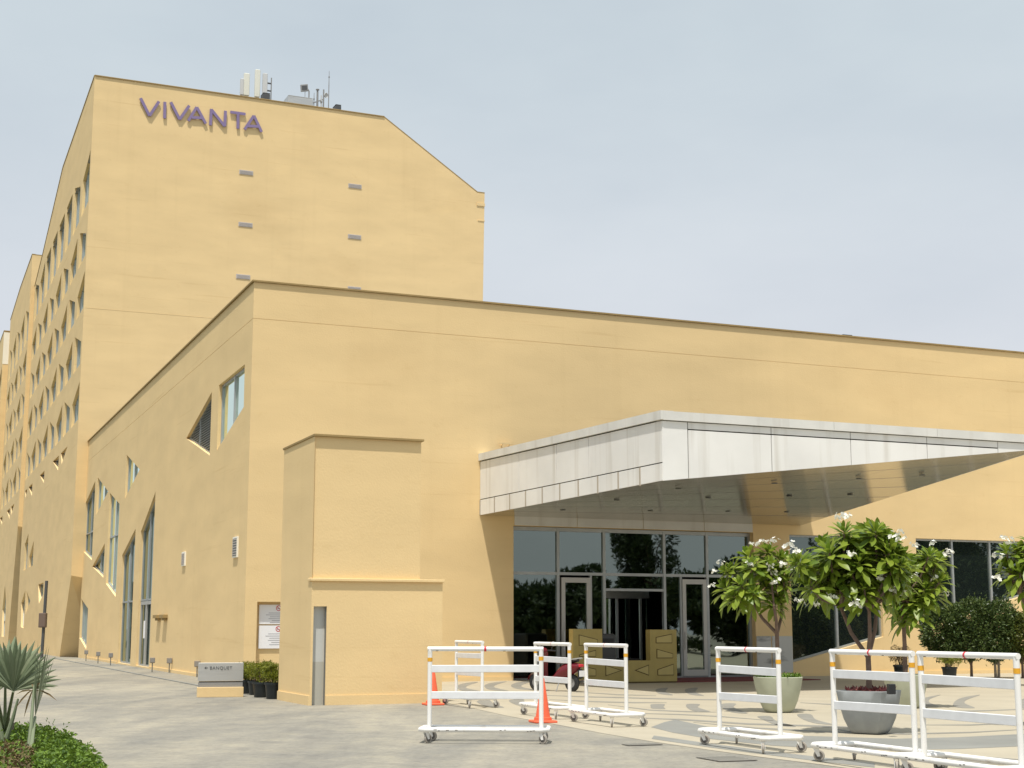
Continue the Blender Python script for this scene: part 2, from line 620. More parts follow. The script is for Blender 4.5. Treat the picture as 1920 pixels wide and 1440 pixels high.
def wall_mesh(pl, outer, holes, depth, mb=None, o=0.0):
    """a wall face with real openings and their reveals"""
    mb = mb or MB()
    vs, es = [], []
    for poly in [outer] + holes:
        n = len(vs)
        vs += [Vector(p) for p in poly]
        es += [(n + i, n + (i + 1) % len(poly)) for i in range(len(poly))]
    V, E_, Fc, _, _, _ = delaunay_2d_cdt(vs, es, [], 0, 1e-5)
    fs = []
    for f in Fc:
        c = sum((V[i] for i in f), Vector((0, 0))) / len(f)
        if inside(c, outer) and not any(inside(c, h) for h in holes):
            fs.append(tuple(f))
    mb.add([pl(v.x, v.y, o) for v in V], fs)
    for h in holes:
        k = len(h)
        mb.add([pl(t, z, o) for t, z in h] + [pl(t, z, o - depth) for t, z in h],
               [(i, (i + 1) % k, (i + 1) % k + k, i + k) for i in range(k)])
    return mb


def clip_range(poly, coord, val):
    """extent of a convex polygon along the other axis where axis `coord` equals val"""
    r = []
    n = len(poly)
    for i in range(n):
        a, b = poly[i], poly[(i + 1) % n]
        if (a[coord] - val) * (b[coord] - val) < 0:
            k = (val - a[coord]) / (b[coord] - a[coord])
            r.append(a[1 - coord] + k * (b[1 - coord] - a[1 - coord]))
    return (min(r), max(r)) if len(r) >= 2 else None


def inset(poly, d):
    """polygon moved inwards by d"""
    n = len(poly)
    A = sum(poly[i][0] * poly[(i + 1) % n][1] - poly[(i + 1) % n][0] * poly[i][1] for i in range(n))
    sg = 1 if A > 0 else -1
    L = []
    for i in range(n):
        a, b = Vector(poly[i]), Vector(poly[(i + 1) % n])
        e = (b - a).normalized()
        nn = Vector((-e.y, e.x)) * sg
        L.append((a + nn * d, e))
    out = []
    for i in range(n):
        p, e = L[i - 1]
        q, g = L[i]
        cr = e.x * g.y - e.y * g.x
        k = ((q.x - p.x) * g.y - (q.y - p.y) * g.x) / cr if abs(cr) > 1e-6 else 0
        v = p + e * k
        out.append((v.x, v.y))
    return out


def window(parent, pl, poly, depth=0.16, mull=(), trans=(), fw=0.05, glass='glass', frame='alu', name='window', panel=None):
    """frame with mullions (part) holding its panes (sub-parts), set back in an opening"""
    mb = MB()
    q = inset(poly, fw)
    n = len(poly)
    o0, o1 = -depth + 0.002, -depth + 0.05
    vs = [pl(*p, o0) for p in poly] + [pl(*p, o1) for p in poly] + [pl(*p, o1) for p in q] + [pl(*p, o0 - .03) for p in q]
    fs = []
    for i in range(n):
        j = (i + 1) % n
        fs += [(i + n, j + n, j + 2 * n, i + 2 * n), (i + 2 * n, j + 2 * n, j + 3 * n, i + 3 * n)]
    mb.add(vs, fs)
    for t in mull:
        r = clip_range(poly, 0, t)
        if r:
            mb.span(pl(t, r[0], -depth + .03), pl(t, r[1], -depth + .03), fw * .55, .035, up=pl.n)
    for z in trans:
        r = clip_range(poly, 1, z)
        if r:
            mb.span(pl(r[0], z, -depth + .031), pl(r[1], z, -depth + .031), fw * .5, .034, up=pl.n)
    fr = put(mb, name, frame, parent)
    g = MB().prism([pl(*p, -depth - .012) for p in inset(poly, .012)], pl.n * .012)
    put(g, 'pane', glass, fr)
    if panel:
        r = [(panel[0], clip_range(poly, 0, panel[0])), (panel[1], clip_range(poly, 0, panel[1]))]
        if r[0][1] and r[1][1]:
            pp = [(r[0][0], r[0][1][0]), (r[1][0], r[1][1][0]), (r[1][0], r[1][1][1]), (r[0][0], r[0][1][1])]
            put(MB().prism([pl(*p, -depth + .004) for p in pp], pl.n * .02), 'blind_panel', 'panel_beige', fr)
    return fr


# ------------------------------------------------------------------ ground
C = gnd(455, 1284)
C = Vector((C.x, C.y, 0))
FR = Plane(C, dF, nF)            # front wall of the hall
LE = Plane(C, dL, nL)            # left wall of the hall

g = MB().add([(-900, -500, 0), (900, -500, 0), (900, 1300, 0), (-900, 1300, 0)], [(0, 1, 2, 3)])
go = g.build('ground', 'driveway')
go['kind'] = 'structure'


lw = []
for t_ in (-60, 160):
    p_ = Vector((-7.6, 21.5, 0)) + dL * t_
    lw.append(Vector((p_.x, p_.y, .012)))
lw += [Vector((-400, 400, .012)), Vector((-400, -120, .012))]
lwo = put(MB().add(lw, [(0, 1, 2, 3)]), 'unseen_lawn', 'unseen_lawn')  # out-of-view grass, added dark to cut light bounced onto the left walls
lwo['kind'] = 'structure'


def flat(pxs, z, name, m, parent=None, smoothn=0):
    pts = [gnd(*p) for p in pxs]
    v = [Vector((p.x, p.y, z)) for p in pts]
    return put(MB().prism([p - Vector((0, 0, .003)) for p in v], (0, 0, .003)), name, m, parent)


def smooth_poly(pxs, n=5):
    """Catmull-Rom through the points, closed"""
    P = [Vector(p) for p in pxs]
    out = []
    k = len(P)
    for i in range(k):
        a, b, c, d = P[i - 1], P[i], P[(i + 1) % k], P[(i + 2) % k]
        for j in range(n):
            t = j / n
            v = 0.5 * ((2 * b) + (c - a) * t + (2 * a - 5 * b + 4 * c - d) * t * t + (3 * b - a - 3 * c + d) * t ** 3)
            out.append((v.x, v.y))
    return out


wk = put(MB().prism([LE(-.6, 0, 0), LE(42, 0, 0), LE(42, 0, 1.25), LE(-.6, 0, 1.25)], (0, 0, .022)), 'walkway', 'driveway')
wk['kind'] = 'structure'
for k in range(24):
    put(MB().box(LE(-.6 + 1.775 * (k + .5), .013, 1.31), .88, .05, .013, dL, nL, ch=.006), 'kerb_stone', 'inlay_band', wk)

# plaza of cream terrazzo, one sheet, bounded by the driveway
edge = [(828, 1316), (890, 1329), (953, 1343), (1010, 1353), (1066, 1363), (1139, 1377), (1230, 1392), (1326, 1406), (1420, 1419), (1540, 1434), (1640, 1448)]
pe = [gnd(*e) for e in edge]
pz = [Vector((p.x, p.y, .004)) for p in pe] + [Vector((9, 10, .004)), Vector((60, 10, .004))]
pz += [FR(44, .004, 0.0), FR(5.2, .004, 0.0)]
pz = [Vector((p.x, p.y, .004)) for p in pz]
plz = put(MB().add(pz, [tuple(range(len(pz)))]), 'plaza', 'plaza')
plz['kind'] = 'structure'
INZ = 0.008
bands = [[(1221, 1364), (1245, 1355), (1266, 1350), (1330, 1364), (1400, 1376), (1520, 1381), (1680, 1386), (1800, 1383), (1960, 1375), (2100, 1366),
          (2100, 1388), (1960, 1398), (1800, 1405), (1700, 1407), (1560, 1405), (1450, 1399), (1330, 1386), (1260, 1374)],
         [(1226, 1380), (1330, 1395), (1430, 1408), (1540, 1421), (1640, 1432), (1640, 1440), (1540, 1429), (1430, 1415), (1330, 1402), (1222, 1386)]]
for b_ in bands:
    flat(b_, INZ, 'paving_band', 'inlay_band', plz)
cres = [[(1222, 1321), (1246, 1321), (1244, 1326), (1247, 1330), (1223, 1329), (1220, 1325)],
        [(1288, 1321), (1312, 1321), (1309, 1327), (1332, 1335), (1303, 1334), (1289, 1328)],
        [(1355, 1320), (1380, 1320), (1376, 1327), (1402, 1338), (1372, 1336), (1353, 1327)],
        [(1420, 1344), (1445, 1344), (1455, 1352), (1492, 1363), (1460, 1361), (1435, 1352)],
        [(1495, 1340), (1520, 1340), (1530, 1350), (1562, 1359), (1530, 1357), (1505, 1349)],
        [(1787, 1321), (1800, 1310), (1838, 1303), (1812, 1313), (1810, 1320), (1828, 1328), (1795, 1327)],
        [(1722, 1318), (1730, 1310), (1764, 1303), (1744, 1311), (1743, 1318), (1760, 1325), (1730, 1324)],
        [(1905, 1322), (1915, 1312), (1950, 1304), (1930, 1313), (1928, 1321), (1945, 1329), (1912, 1328)],
        [(856, 1288), (868, 1282), (897, 1279), (877, 1286), (876, 1291), (902, 1297), (868, 1296)],
        [(908, 1287), (920, 1281), (950, 1278), (929, 1285), (929, 1290), (954, 1296), (920, 1294)],
        [(958, 1286), (970, 1280), (1002, 1277), (980, 1284), (980, 1289), (1004, 1294), (970, 1292)],
        [(894, 1316), (914, 1311), (926, 1320), (945, 1327), (915, 1326)],
        [(954, 1314), (980, 1311), (986, 1319), (1012, 1328), (974, 1324)],
        [(1230, 1293), (1252, 1290), (1248, 1297), (1262, 1304), (1236, 1301)],
        [(1285, 1293), (1308, 1290), (1304, 1298), (1320, 1305), (1292, 1302)]]
for c_ in cres:
    flat(smooth_poly(c_, 4), INZ, 'paving_inlay', 'inlay_grey', plz)
lines = [([(1012, 1304), (1100, 1307), (1180, 1309), (1290, 1312), (1400, 1313), (1490, 1313)], .9),
         ([(1030, 1312), (1110, 1316), (1190, 1318), (1250, 1318)], .9), ([(1080, 1298), (1160, 1303), (1230, 1305)], .8),
         ([(1140, 1322), (1220, 1332), (1290, 1335), (1345, 1336)], .9),
         ([(1190, 1338), (1270, 1340), (1350, 1344), (1450, 1352)], .9),
         ([(1180, 1346), (1280, 1350), (1400, 1358), (1560, 1363), (1640, 1366)], 1.3),
         ([(1300, 1355), (1420, 1366), (1560, 1373), (1700, 1377), (1820, 1374), (1960, 1366)], 1.1),
         ([(1730, 1334), (1820, 1334), (1960, 1329)], 1.1), ([(1725, 1360), (1820, 1360), (1960, 1354)], 1.1),
         ([(1500, 1318), (1570, 1322), (1600, 1321)], 1.0), ([(1690, 1412), (1800, 1418), (1940, 1427)], 1.8),
         ([(1720, 1422), (1800, 1428), (1960, 1440)], 2.0), ([(840, 1300), (900, 1303), (960, 1302), (1010, 1304)], .8),
         ([(850, 1274.8), (900, 1276), (960, 1275.5)], .5), ([(1560, 1366), (1590, 1372), (1640, 1374)], 1.5)]
for ln, wd in lines:
    up = [(x, y - wd * (0.25 if i in (0, len(ln) - 1) else 1)) for i, (x, y) in enumerate(ln)]
    dn = [(x, y + wd * (0.25 if i in (0, len(ln) - 1) else 1)) for i, (x, y) in enumerate(ln)][::-1]
    flat(up + dn, INZ, 'paving_line', 'inlay_grey', plz)

# ------------------------------------------------------------------ hall (low front block)
hall = thing('banquet_hall', 'low cream plastered front block with slanted windows and glazed entrance', 'building', C)
ROOF, SEAM, HL, HW = 11.9, 10.73, 42.2, 46.0
ENT = [(8.48, 0.0), (17.32, 0.0), (17.32, 4.79), (8.48, 4.79)]
W2 = [(18.77, 0.45), (22.54, 1.31), (22.54, 4.76), (18.77, 4.76)]
W3 = [(24.1, 1.64), (33.6, 3.88), (33.6, 4.76), (24.1, 4.76)]
NICHE = [(0.36, 0.0), (2.6, 0.0), (2.6, 2.36), (0.36, 2.36)]
fh = [W2, W3, NICHE]
f_outer = [(0, 0.0), (0.36, 0), (0.36, 2.36), (2.6, 2.36), (2.6, 0), (8.48, 0), (8.48, 4.79), (17.32, 4.79), (17.32, 0), (HW, 0), (HW, SEAM - .007), (0, SEAM - .007)]
mb = wall_mesh(FR, f_outer, [W2, W3], 0.16)
for a, b_ in (((8.48, 0), (8.48, 4.79)), ((8.48, 4.79), (17.32, 4.79)), ((17.32, 4.79), (17.32, 0))):
    mb.add([FR(*a), FR(*b_), FR(*b_, -.3), FR(*a, -.3)], [(0, 1, 2, 3)])
for a, b_ in (((.36, 0), (.36, 2.36)), ((.36, 2.36), (2.6, 2.36)), ((2.6, 2.36), (2.6, 0))):
    mb.add([FR(*a), FR(*b_), FR(*b_, -.22), FR(*a, -.22)], [(0, 1, 2, 3)])
mb.add([FR(.36, 0, -.22), FR(2.6, 0, -.22), FR(2.6, 2.36, -.22), FR(.36, 2.36, -.22)], [(0, 1, 2, 3)])
put(mb, 'wall', 'plaster', hall)
# left wall openings
LW = [dict(p=[(1.0, 9.5), (0.97, 8.19), (4.95, 7.30), (4.95, 9.45)], mull=(2.9,)),
      dict(p=[(6.15, 9.40), (6.15, 7.27), (10.77, 8.38)], louvre=True, mull=(8.6,)),
      dict(p=[(26.3, 9.45), (22.0, 8.35), (26.3, 7.42)], mull=(24.2,)),
      dict(p=[(37.95, 9.3), (42.0, 8.45), (42.0, 5.75), (37.95, 5.12)], mull=(39.9,), trans=(6.7,)),
      dict(p=[(37.0, 9.40), (32.4, 8.28), (37.0, 7.42)], mull=(34.5,)),
      dict(p=[(31.75, 8.15), (28.0, 7.32), (28.0, 3.02), (31.75, 3.74)], mull=(29.8,), trans=(5.95,)),
      dict(p=[(32.8, 5.75), (37.6, 4.78), (32.8, 4.05)], mull=(34.8,)),
      dict(p=[(22.5, 5.84), (26.4, 4.87), (26.4, 0.08), (22.5, 0.08)], mull=(24.4,), trans=(2.75,)),
      dict(p=[(17.4, 7.0), (20.9, 5.62), (20.9, 0.08), (17.4, 0.08)], mull=(19.1,), trans=(2.75,), door=True),
      dict(p=[(42.0, 3.20), (38.65, 2.62), (38.65, 0.50), (42.0, 1.08)], mull=(40.0, 41.2))]
l_outer = [(0, 0), (HL, 0), (HL, SEAM - .007), (0, SEAM - .007)]
mb = wall_mesh(LE, l_outer, [x['p'] for x in LW], 0.16)
put(mb, 'wall', 'plaster', hall)
for x in LW:
    if x.get('louvre'):
        fr = window(hall, LE, x['p'], .16, x['mull'], glass='grey_dark', frame='alu', name='louvre_frame')
        sm = MB()
        z = 7.36
        while z < 9.3:
            r = clip_range(x['p'], 1, z)
            if r and r[1] - r[0] > .15:
                sm.span(LE(r[0] + .04, z, -.125), LE(r[1] - .06, z, -.125), .03, .012, up=(nL + Vector((0, 0, .8))).normalized())
            z += .085
        put(sm, 'louvre_slats', 'louvre', fr, kind='stuff')
    else:
        fr = window(hall, LE, x['p'], .16, x['mull'], x.get('trans', ()), fw=.07)
        if x.get('door'):
            d = MB()
            for t0, t1 in ((17.7, 17.83), (20.4, 20.53), (18.98, 19.22)):
                d.box(LE((t0 + t1) / 2, 1.38, -.09), (t1 - t0) / 2, .03, 1.3, dL, nL)
            d.box(LE(19.1, 2.62, -.089), 1.4, .03, .07, dL, nL)
            dd = put(d, 'glazed_door', 'door_alu', hall)
            put(MB().box(LE(19.1, 1.55, -.02), .02, .03, .35, dL, nL), 'handle', 'sign_white', dd)
# parapet above the seam, and the groove itself
for pl, L in ((FR, HW), (LE, HL)):
    p = MB()
    p.add([pl(0, SEAM + .007), pl(L, SEAM + .007), pl(L, ROOF - .06), pl(0, ROOF - .06)], [(0, 1, 2, 3)])
    p.add([pl(0, SEAM - .007), pl(L, SEAM - .007), pl(L, SEAM - .007, -.012), pl(0, SEAM - .007, -.012),
           pl(0, SEAM + .007, -.012), pl(L, SEAM + .007, -.012), pl(L, SEAM + .007), pl(0, SEAM + .007)],
          [(0, 1, 2, 3), (3, 2, 5, 4), (4, 5, 6, 7)])
    put(p, 'parapet', 'plaster', hall)
cp = MB()
prof = [(0.06, ROOF - .055), (0.06, ROOF - .005), (-0.35, ROOF + .02), (-0.35, ROOF - .35)]
for a, b_ in zip(prof[:-1], prof[1:]):
    def cor(o_, z):
        # mitred corner of the two coping runs
        k = o_ / (1 - (dF.x * dL.x + dF.y * dL.y) ** 2) ** .5
        return Vector((C.x, C.y, z)) - dF * k - dL * k
    cp.add([cor(*a), FR(HW, a[1], a[0]), FR(HW, b_[1], b_[0]), cor(*b_)], [(0, 1, 2, 3)])
    cp.add([cor(*a), LE(HL - .01, a[1], a[0]), LE(HL - .01, b_[1], b_[0]), cor(*b_)], [(0, 1, 2, 3)])
a = prof[0]
cp.add([cor(*a), FR(HW, *a[::-1]), FR(HW, a[1], 0), cor(0, a[1])], [(0, 1, 2, 3)])
cp.add([cor(*a), LE(HL - .01, *a[::-1]), LE(HL - .01, a[1], 0), cor(0, a[1])], [(0, 1, 2, 3)])
put(cp, 'coping', 'coping', hall)
B_, D_ = FR(HW, 0), LE(HL, 0)
E_ = D_ + dF * HW
rf = MB()
rf.add([FR(0, 11.4, -.01), FR(HW, 11.4, -.01), E_ + Vector((0, 0, 11.4)), LE(HL, 11.4, -.01)], [(0, 1, 2, 3)])
put(rf, 'roof', 'grey_mid', hall)
bk = MB()
bk.add([B_, E_, E_ + Vector((0, 0, ROOF)), B_ + Vector((0, 0, ROOF))], [(0, 1, 2, 3)])
bk.add([D_, E_, E_ + Vector((0, 0, ROOF)), D_ + Vector((0, 0, ROOF))], [(0, 1, 2, 3)])
put(bk, 'wall', 'plaster', hall)
# plinth band at the foot of the walls
for a, b_ in ((2.6, 8.44), (17.36, HW)):
    put(MB().box(FR((a + b_) / 2, .065, .02), (b_ - a) / 2, .022, .065, dF, nF), 'plinth', 'plaster', hall)
for a, b_ in ((8.6, 8.6), (32.6, 5.9)):
    put(MB().box(LE(a, .065, .02), b_, .022, .065, dL, nL), 'plinth', 'plaster', hall)
# wall vents with surrounds
for t, z, hw, hh in ((10.25, 4.02, .26, .2), (1.45, 4.0, .27, .26)):
    v = put(MB().box(LE(t, z, .02), hw + .05, .03, hh + .05, dL, nL), 'wall_vent', 'plaster_white', hall)
    put(MB().box(LE(t, z, .045), hw, .012, hh, dL, nL), 'grille', 'vent' if t > 5 else 'louvre', v)
    s_ = MB()
    for i in range(7):
        s_.span(LE(t - hw, z - hh + (i + .5) * hh * 2 / 7, .062), LE(t + hw, z - hh + (i + .5) * hh * 2 / 7, .062), .012, .01, up=nL)
    put(s_, 'grille_slats', 'vent', v, kind='stuff')
for t in (15.25, 13.75):
    put(MB().box(LE(t, 2.04, .09), .42, .1, .06, dL, nL).box(LE(t, 1.94, .05), .36, .06, .05, dL, nL), 'wall_lamp', 'coping', hall)
# windows right of the entrance
window(hall, FR, W2, .16, (20.69,), fw=.07)
window(hall, FR, W3, .16, (25.78, 27.5, 29.3, 31.2), fw=.07)
# marble cladding on the pier between
put(MB().box(FR(18.35, .68, .012), .40, .012, .66, dF, nF), 'marble_slab', 'marble', hall)
put(MB().box(FR(17.62, .68, .012), .28, .012, .66, dF, nF), 'marble_slab', 'marble', hall)
# small yellow pipe frame on the wall over the canopy
t_ = MB()
t_.span(FR(7.92, 7.36, .12), FR(8.42, 7.36, .12), .02, .02)
for t in (8.06, 8.30):
    t_.tube([FR(t, 7.34, .12), FR(t + .02, 7.2, .12), FR(t - .02, 7.02, .12)], .022, 6)
    t_.span(FR(t, 7.3, .12), FR(t, 7.3, -.02), .012, .012)
put(t_, 'pipe_frame', 'plaster', hall)
# entrance glazing
ez = -.28


def bar(mb_, t0, z0, t1, z1, w_=.05, d_=.06, o=ez):
    mb_.span(FR(t0, z0, o), FR(t1, z1, o), w_, d_, up=nF)


MU = [8.48, 10.13, 11.78, 14.0, 15.63, 17.32]
TZ = 3.32
for i in range(5):
    t0, t1 = MU[i], MU[i + 1]
    for z0, z1 in ((TZ, 4.79), (0.0, TZ)):
        if z0 == 0 and i == 2:
            z0 = 2.86
        if z0 == 0 and i == 1:
            parts = [(11.32, 0.05, t1, z1)]
        elif z0 == 0 and i == 3:
            parts = [(t0, 0.05, 14.62, z1)]
        else:
            parts = [(t0, z0, t1, z1)]
        for (a0, b0, a1, b1) in parts:
            pn = MB().prism([FR(a0 + .02, b0 + .02, ez - .006), FR(a1 - .02, b0 + .02, ez - .006), FR(a1 - .02, b1 - .02, ez - .006), FR(a0 + .02, b1 - .02, ez - .006)], nF * .012)
            put(pn, 'glass_pane', 'glass_clear', hall)
for t in MU:
    m_ = MB()
    bar(m_, t + (.04 if t == MU[0] else -.04 if t == MU[-1] else 0), 0, t + (.04 if t == MU[0] else -.04 if t == MU[-1] else 0), 4.78, .045, .07)
    put(m_, 'mullion', 'alu', hall)
for i in range(5):
    for zt_, hh_ in ((TZ, .045), (4.72, .06)) + (((2.83, .04),) if i == 2 else ()):
        m_ = MB()
        bar(m_, MU[i] + .045, zt_, MU[i + 1] - .045, zt_, hh_, .06)
        put(m_, 'transom', 'alu', hall)
put(MB().box(FR(12.9, .03, ez), 4.4, .06, .03, dF, nF), 'threshold', 'grey_mid', hall)
for (a0, a1) in ((10.24, 11.26), (14.66, 15.56)):
    dfm = MB()
    for t in (a0 + .06, a1 - .06):
        bar(dfm, t, .06, t, 3.2, .065, .05, ez + .04)
    bar(dfm, a0 + .125, 3.12, a1 - .125, 3.12, .08, .05, ez + .04)
    bar(dfm, a0 + .125, .16, a1 - .125, .16, .1, .05, ez + .04)
    dd = put(dfm, 'entrance_door', 'door_alu', hall)
    put(MB().prism([FR(a0 + .1, .24, ez + .03), FR(a1 - .1, .24, ez + .03), FR(a1 - .1, 3.06, ez + .03), FR(a0 + .1, 3.06, ez + .03)], nF * .012), 'pane', 'glass_clear', dd)
    put(MB().tube([FR(a0 + .06, .9, ez + .14), FR(a0 + .06, 1.5, ez + .14)], .018, 8), 'handle', 'steel', dd)
for t in (11.30, 14.62):
    m_ = MB()
    bar(m_, t, .05, t, 3.27, .035, .05)
    put(m_, 'mullion', 'alu', hall)
# cladding strip between glass head and soffit
for i, (a, b_) in enumerate(((8.5, 10.7), (10.7, 13.1), (13.1, 15.4), (15.4, 17.3))):
    put(MB().box(FR((a + b_) / 2, 4.94, .01), (b_ - a) / 2 - .012, .015, .14, dF, nF), 'cladding_panel', 'fascia_trim', hall)
# lobby behind the glass
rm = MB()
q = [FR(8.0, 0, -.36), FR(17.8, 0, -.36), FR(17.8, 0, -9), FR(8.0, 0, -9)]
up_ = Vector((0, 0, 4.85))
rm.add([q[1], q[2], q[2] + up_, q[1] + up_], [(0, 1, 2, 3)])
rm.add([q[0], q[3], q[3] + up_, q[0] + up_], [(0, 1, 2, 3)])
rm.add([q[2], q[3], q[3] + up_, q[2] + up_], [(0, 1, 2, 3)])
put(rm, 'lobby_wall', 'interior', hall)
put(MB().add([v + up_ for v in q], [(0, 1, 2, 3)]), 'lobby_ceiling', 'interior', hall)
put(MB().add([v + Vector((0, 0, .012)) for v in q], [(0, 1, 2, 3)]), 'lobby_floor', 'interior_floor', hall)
ib = MB()
for t in (12.05, 12.95, 13.85):
    ib.box(FR(t + .3, 1.3, -2.2), .035, .05, 1.3, dF, nF)
ib.box(FR(13.25, 2.72, -2.2), 1.2, .1, .12, dF, nF)
isl = put(ib, 'sliding_door', 'alu', hall)
put(MB().box(FR(13.25, 1.3, -2.2), 1.15, .008, 1.28, dF, nF), 'pane', 'glass_clear', isl)

# ------------------------------------------------------------------ tower and wings behind
T = LE(41.95, 0)
T0 = T + dF * -0.6


def rows_of_windows(parent, pl, end, tops, pitch=4.75, width=3.45, hgt=2.2, top_row=None, start=0, tri_z=None):
    holes = []
    for r, zt in enumerate(tops):
        k = 0
        while True:
            t0 = 0.35 + k * pitch + (0.3 if r % 2 else 0)
            t1 = t0 + width
            if t1 > end - .4:
                break
            near = (k + r + start) % 2 == 0
            hi, lo = zt, zt - .85
            if r == 0 and top_row and k in top_row:
                hi = lo = zt
            zb = zt - hgt - (0.9 if r == 0 else 0)
            za, zc = (hi, lo) if near else (lo, hi)
            holes.append(dict(p=[(t0, zb + .05), (t1, zb), (t1, zc), (t0, za)], mull=(t0 + width * .42, t0 + width * .75), panel=(t0 + .05, t0 + width * .40)))
            k += 1
    if tri_z:
        seq = [((5.4, 0), (9.3, 0), (8.5, -.75)), ((10.5, 0), (14.4, 0.02), (10.5, -.95)), ((20.2, 0), (23.8, 0), (20.3, -.85)),
               ((30.0, 0), (33.5, 0), (29.95, -.95)), ((34.6, 0), (36.9, 0), (36.0, -.6))]
        for q_ in seq:
            if max(a[0] for a in q_) < end - .3:
                holes.append(dict(p=[(a, tri_z + b) for a, b in q_], dark=True))
    return holes


def tower_block(obj, P, end, roofz, tops, top_row, gable, chz, chd, tri_z, extra=(), start=0, gw=24.0, vents=True, cap='coping', gmat='plaster', jw=1.8):
    """one block of the hotel: gable wall facing the camera, long windowed wall on the left"""
    G = Plane(P, dF, nF)
    Lp = Plane(P, dL, nL)
    holes = rows_of_windows(obj, Lp, end, tops, top_row=top_row, tri_z=tri_z, start=start) + list(extra)
    outer = [(0, chz), (chd, 0), (end, 0)] + [(a, b) for a, b in roofz[::-1]]
    put(wall_mesh(Lp, outer, [h['p'] for h in holes], .22), 'wall', 'plaster', obj)
    for h in holes:
        window(obj, Lp, h['p'], .22, h.get('mull', ()), h.get('trans', ()), fw=.06, panel=h.get('panel'))
    gp = [(0, chz), (jw, chz - .3), (jw, 0), (gw, 0)] + gable
    put(wall_mesh(G, gp, [], .1), 'wall', gmat, obj)
    # leaning cut under the corner
    a, b_ = G(0, chz), Lp(chd, 0)
    c_, d_ = G(jw, 0, -chd * .7), G(jw, chz - .3)
    put(MB().add([a, b_, c_, d_], [(0, 1, 2, 3)]), 'corner_cut', 'plaster', obj)
    # roof and back
    prof_ = [G(t, z) for t, z in gable]
    zz = min(z for _, z in roofz) - .4
    put(MB().add([G(0.02, zz, -.02), G(gw, zz - 3.2, -.02), Lp(end, zz) + dF * gw - Vector((0, 0, 3.2)), Lp(end, zz)], [(0, 1, 2, 3)]), 'roof', 'grey_mid', obj)
    ex = MB()
    q_ = G(gw, 0)
    hz = [z for t, z in gable if t >= gw - .1][0]
    ex.add([q_, q_ + dL * end, q_ + dL * end + Vector((0, 0, hz)), q_ + Vector((0, 0, hz))], [(0, 1, 2, 3)])
    put(ex, 'wall', gmat, obj)
    # coping
    cpm = MB()
    for (t0, z0), (t1, z1) in zip(gable[:-1], gable[1:]):
        if abs(z0 - z1) < .4 and abs(t1 - t0) > 2:
            cpm.span(G(t0, z0 + .02, -.1), G(t1, z1 + .02, -.1), .16, .035, ch=.01)
        else:
            cpm.span(G(t0, z0 + .01, -.14), G(t1, z1 + .01, -.14), .15, .03)
    put(cpm, 'coping', cap, obj)
    cpl = MB()
    for (t0, z0), (t1, z1) in zip(roofz[:-1], roofz[1:]):
        cpl.span(Lp(t0 + .06, z0 + .03, -.12), Lp(t1, z1 + .03, -.12), .15, .04)
    put(cpl, 'coping', cap, obj)
    return G, Lp


tower = thing('hotel_tower', 'tall cream plastered hotel tower with sloped right shoulder behind the front block', 'building', T0)
gable = [(24.4, 29.0), (23.9, 29.0), (17.6, 33.1), (0, 33.1)]
lowwin = [dict(p=[(31.2, 5.95), (34.2, 5.9), (34.2, 7.9), (31.2, 8.55)], mull=(32.5,)),
          dict(p=[(26.1, 5.98), (29.4, 5.95), (29.4, 6.75), (26.1, 7.75)], mull=(27.8,)),
          dict(p=[(16.7, 3.75), (19.4, 3.2), (20.6, 4.5), (16.7, 4.54)], mull=()),
          dict(p=[(31.4, 1.6), (34.0, 1.7), (34.8, 3.5), (31.4, 4.4)], mull=(33,)),
          dict(p=[(26.5, 3.5), (30.2, 2.6), (30.3, 4.3)], mull=())]
TE = 38.0
TG, TL = tower_block(tower, T0, TE, [(0, 33.1), (17.8, 32.8), (31.7, 29.9), (TE, 28.8)][:4], [28.75, 24.75, 21.62, 18.45, 15.25], (2, 3, 4, 5), gable, 4.45, 4.2, 12.17, lowwin)
for t, z in ((9.0, 28.42), (9.05, 25.22), (9.0, 22.05), (15.77, 28.4), (15.8, 25.2), (15.85, 21.95)):
    v = put(MB().box(TG(t, z, .01), .42, .02, .135, dF, nF), 'wall_vent', 'vent', tower)
    s_ = MB()
    for i in range(4):
        s_.span(TG(t - .38, z - .09 + i * .06, .03), TG(t + .38, z - .09 + i * .06, .03), .012, .012, up=(nF + Vector((0, 0, -.6))).normalized())
    put(s_, 'grille_slats', 'vent', v, kind='stuff')
# hairline joints in the render coat
put(MB().span(TG(0.05, 19.42, .001), TG(7.5, 19.42, .001), .006, .012, up=(0, 0, 1)), 'render_joint', 'plaster', tower)
put(MB().box(TG(24.13, 28.2, .015), .28, .03, .09, dF, nF), 'corner_cap', 'plaster', tower)
put(MB().box(TG(24.17, 27.15, .01), .24, .02, .03, dF, nF), 'corner_cap', 'plaster', tower)

wing = thing('hotel_wing', 'middle hotel block on the left, set behind the tall tower', 'building', T0 + dL * TE + dF * -.32)
W0 = wing.location.copy()
lw2 = [dict(p=[(9.0, 0.9), (12.5, .9), (13.2, 3.2), (11.6, 5.2), (9.2, 3.9)], mull=(11.0,), trans=(2.2,))]
WG, WL = tower_block(wing, W0, 24.5, [(0, 31.4), (12.5, 31.3), (24.5, 30.7)], [27.5, 23.75, 20.6, 17.55, 14.6], None, [(20, 30.9), (0, 31.4)], 9.5, 4.5, 11.7, lw2, start=1, gw=20.0)
wing2 = thing('hotel_wing', 'farthest hotel block on the left, partly cut by the picture edge', 'building', W0 + dL * 24.5 + dF * -.52)
V0 = wing2.location.copy()
XG, XL = tower_block(wing2, V0, 30, [(0, 29.6), (30, 29.4)], [26.3, 22.9, 19.7, 16.6, 13.5], None, [(18, 29.4), (0, 29.6)], 7.0, 3.0, 10.5, (), start=0, gw=18.0)
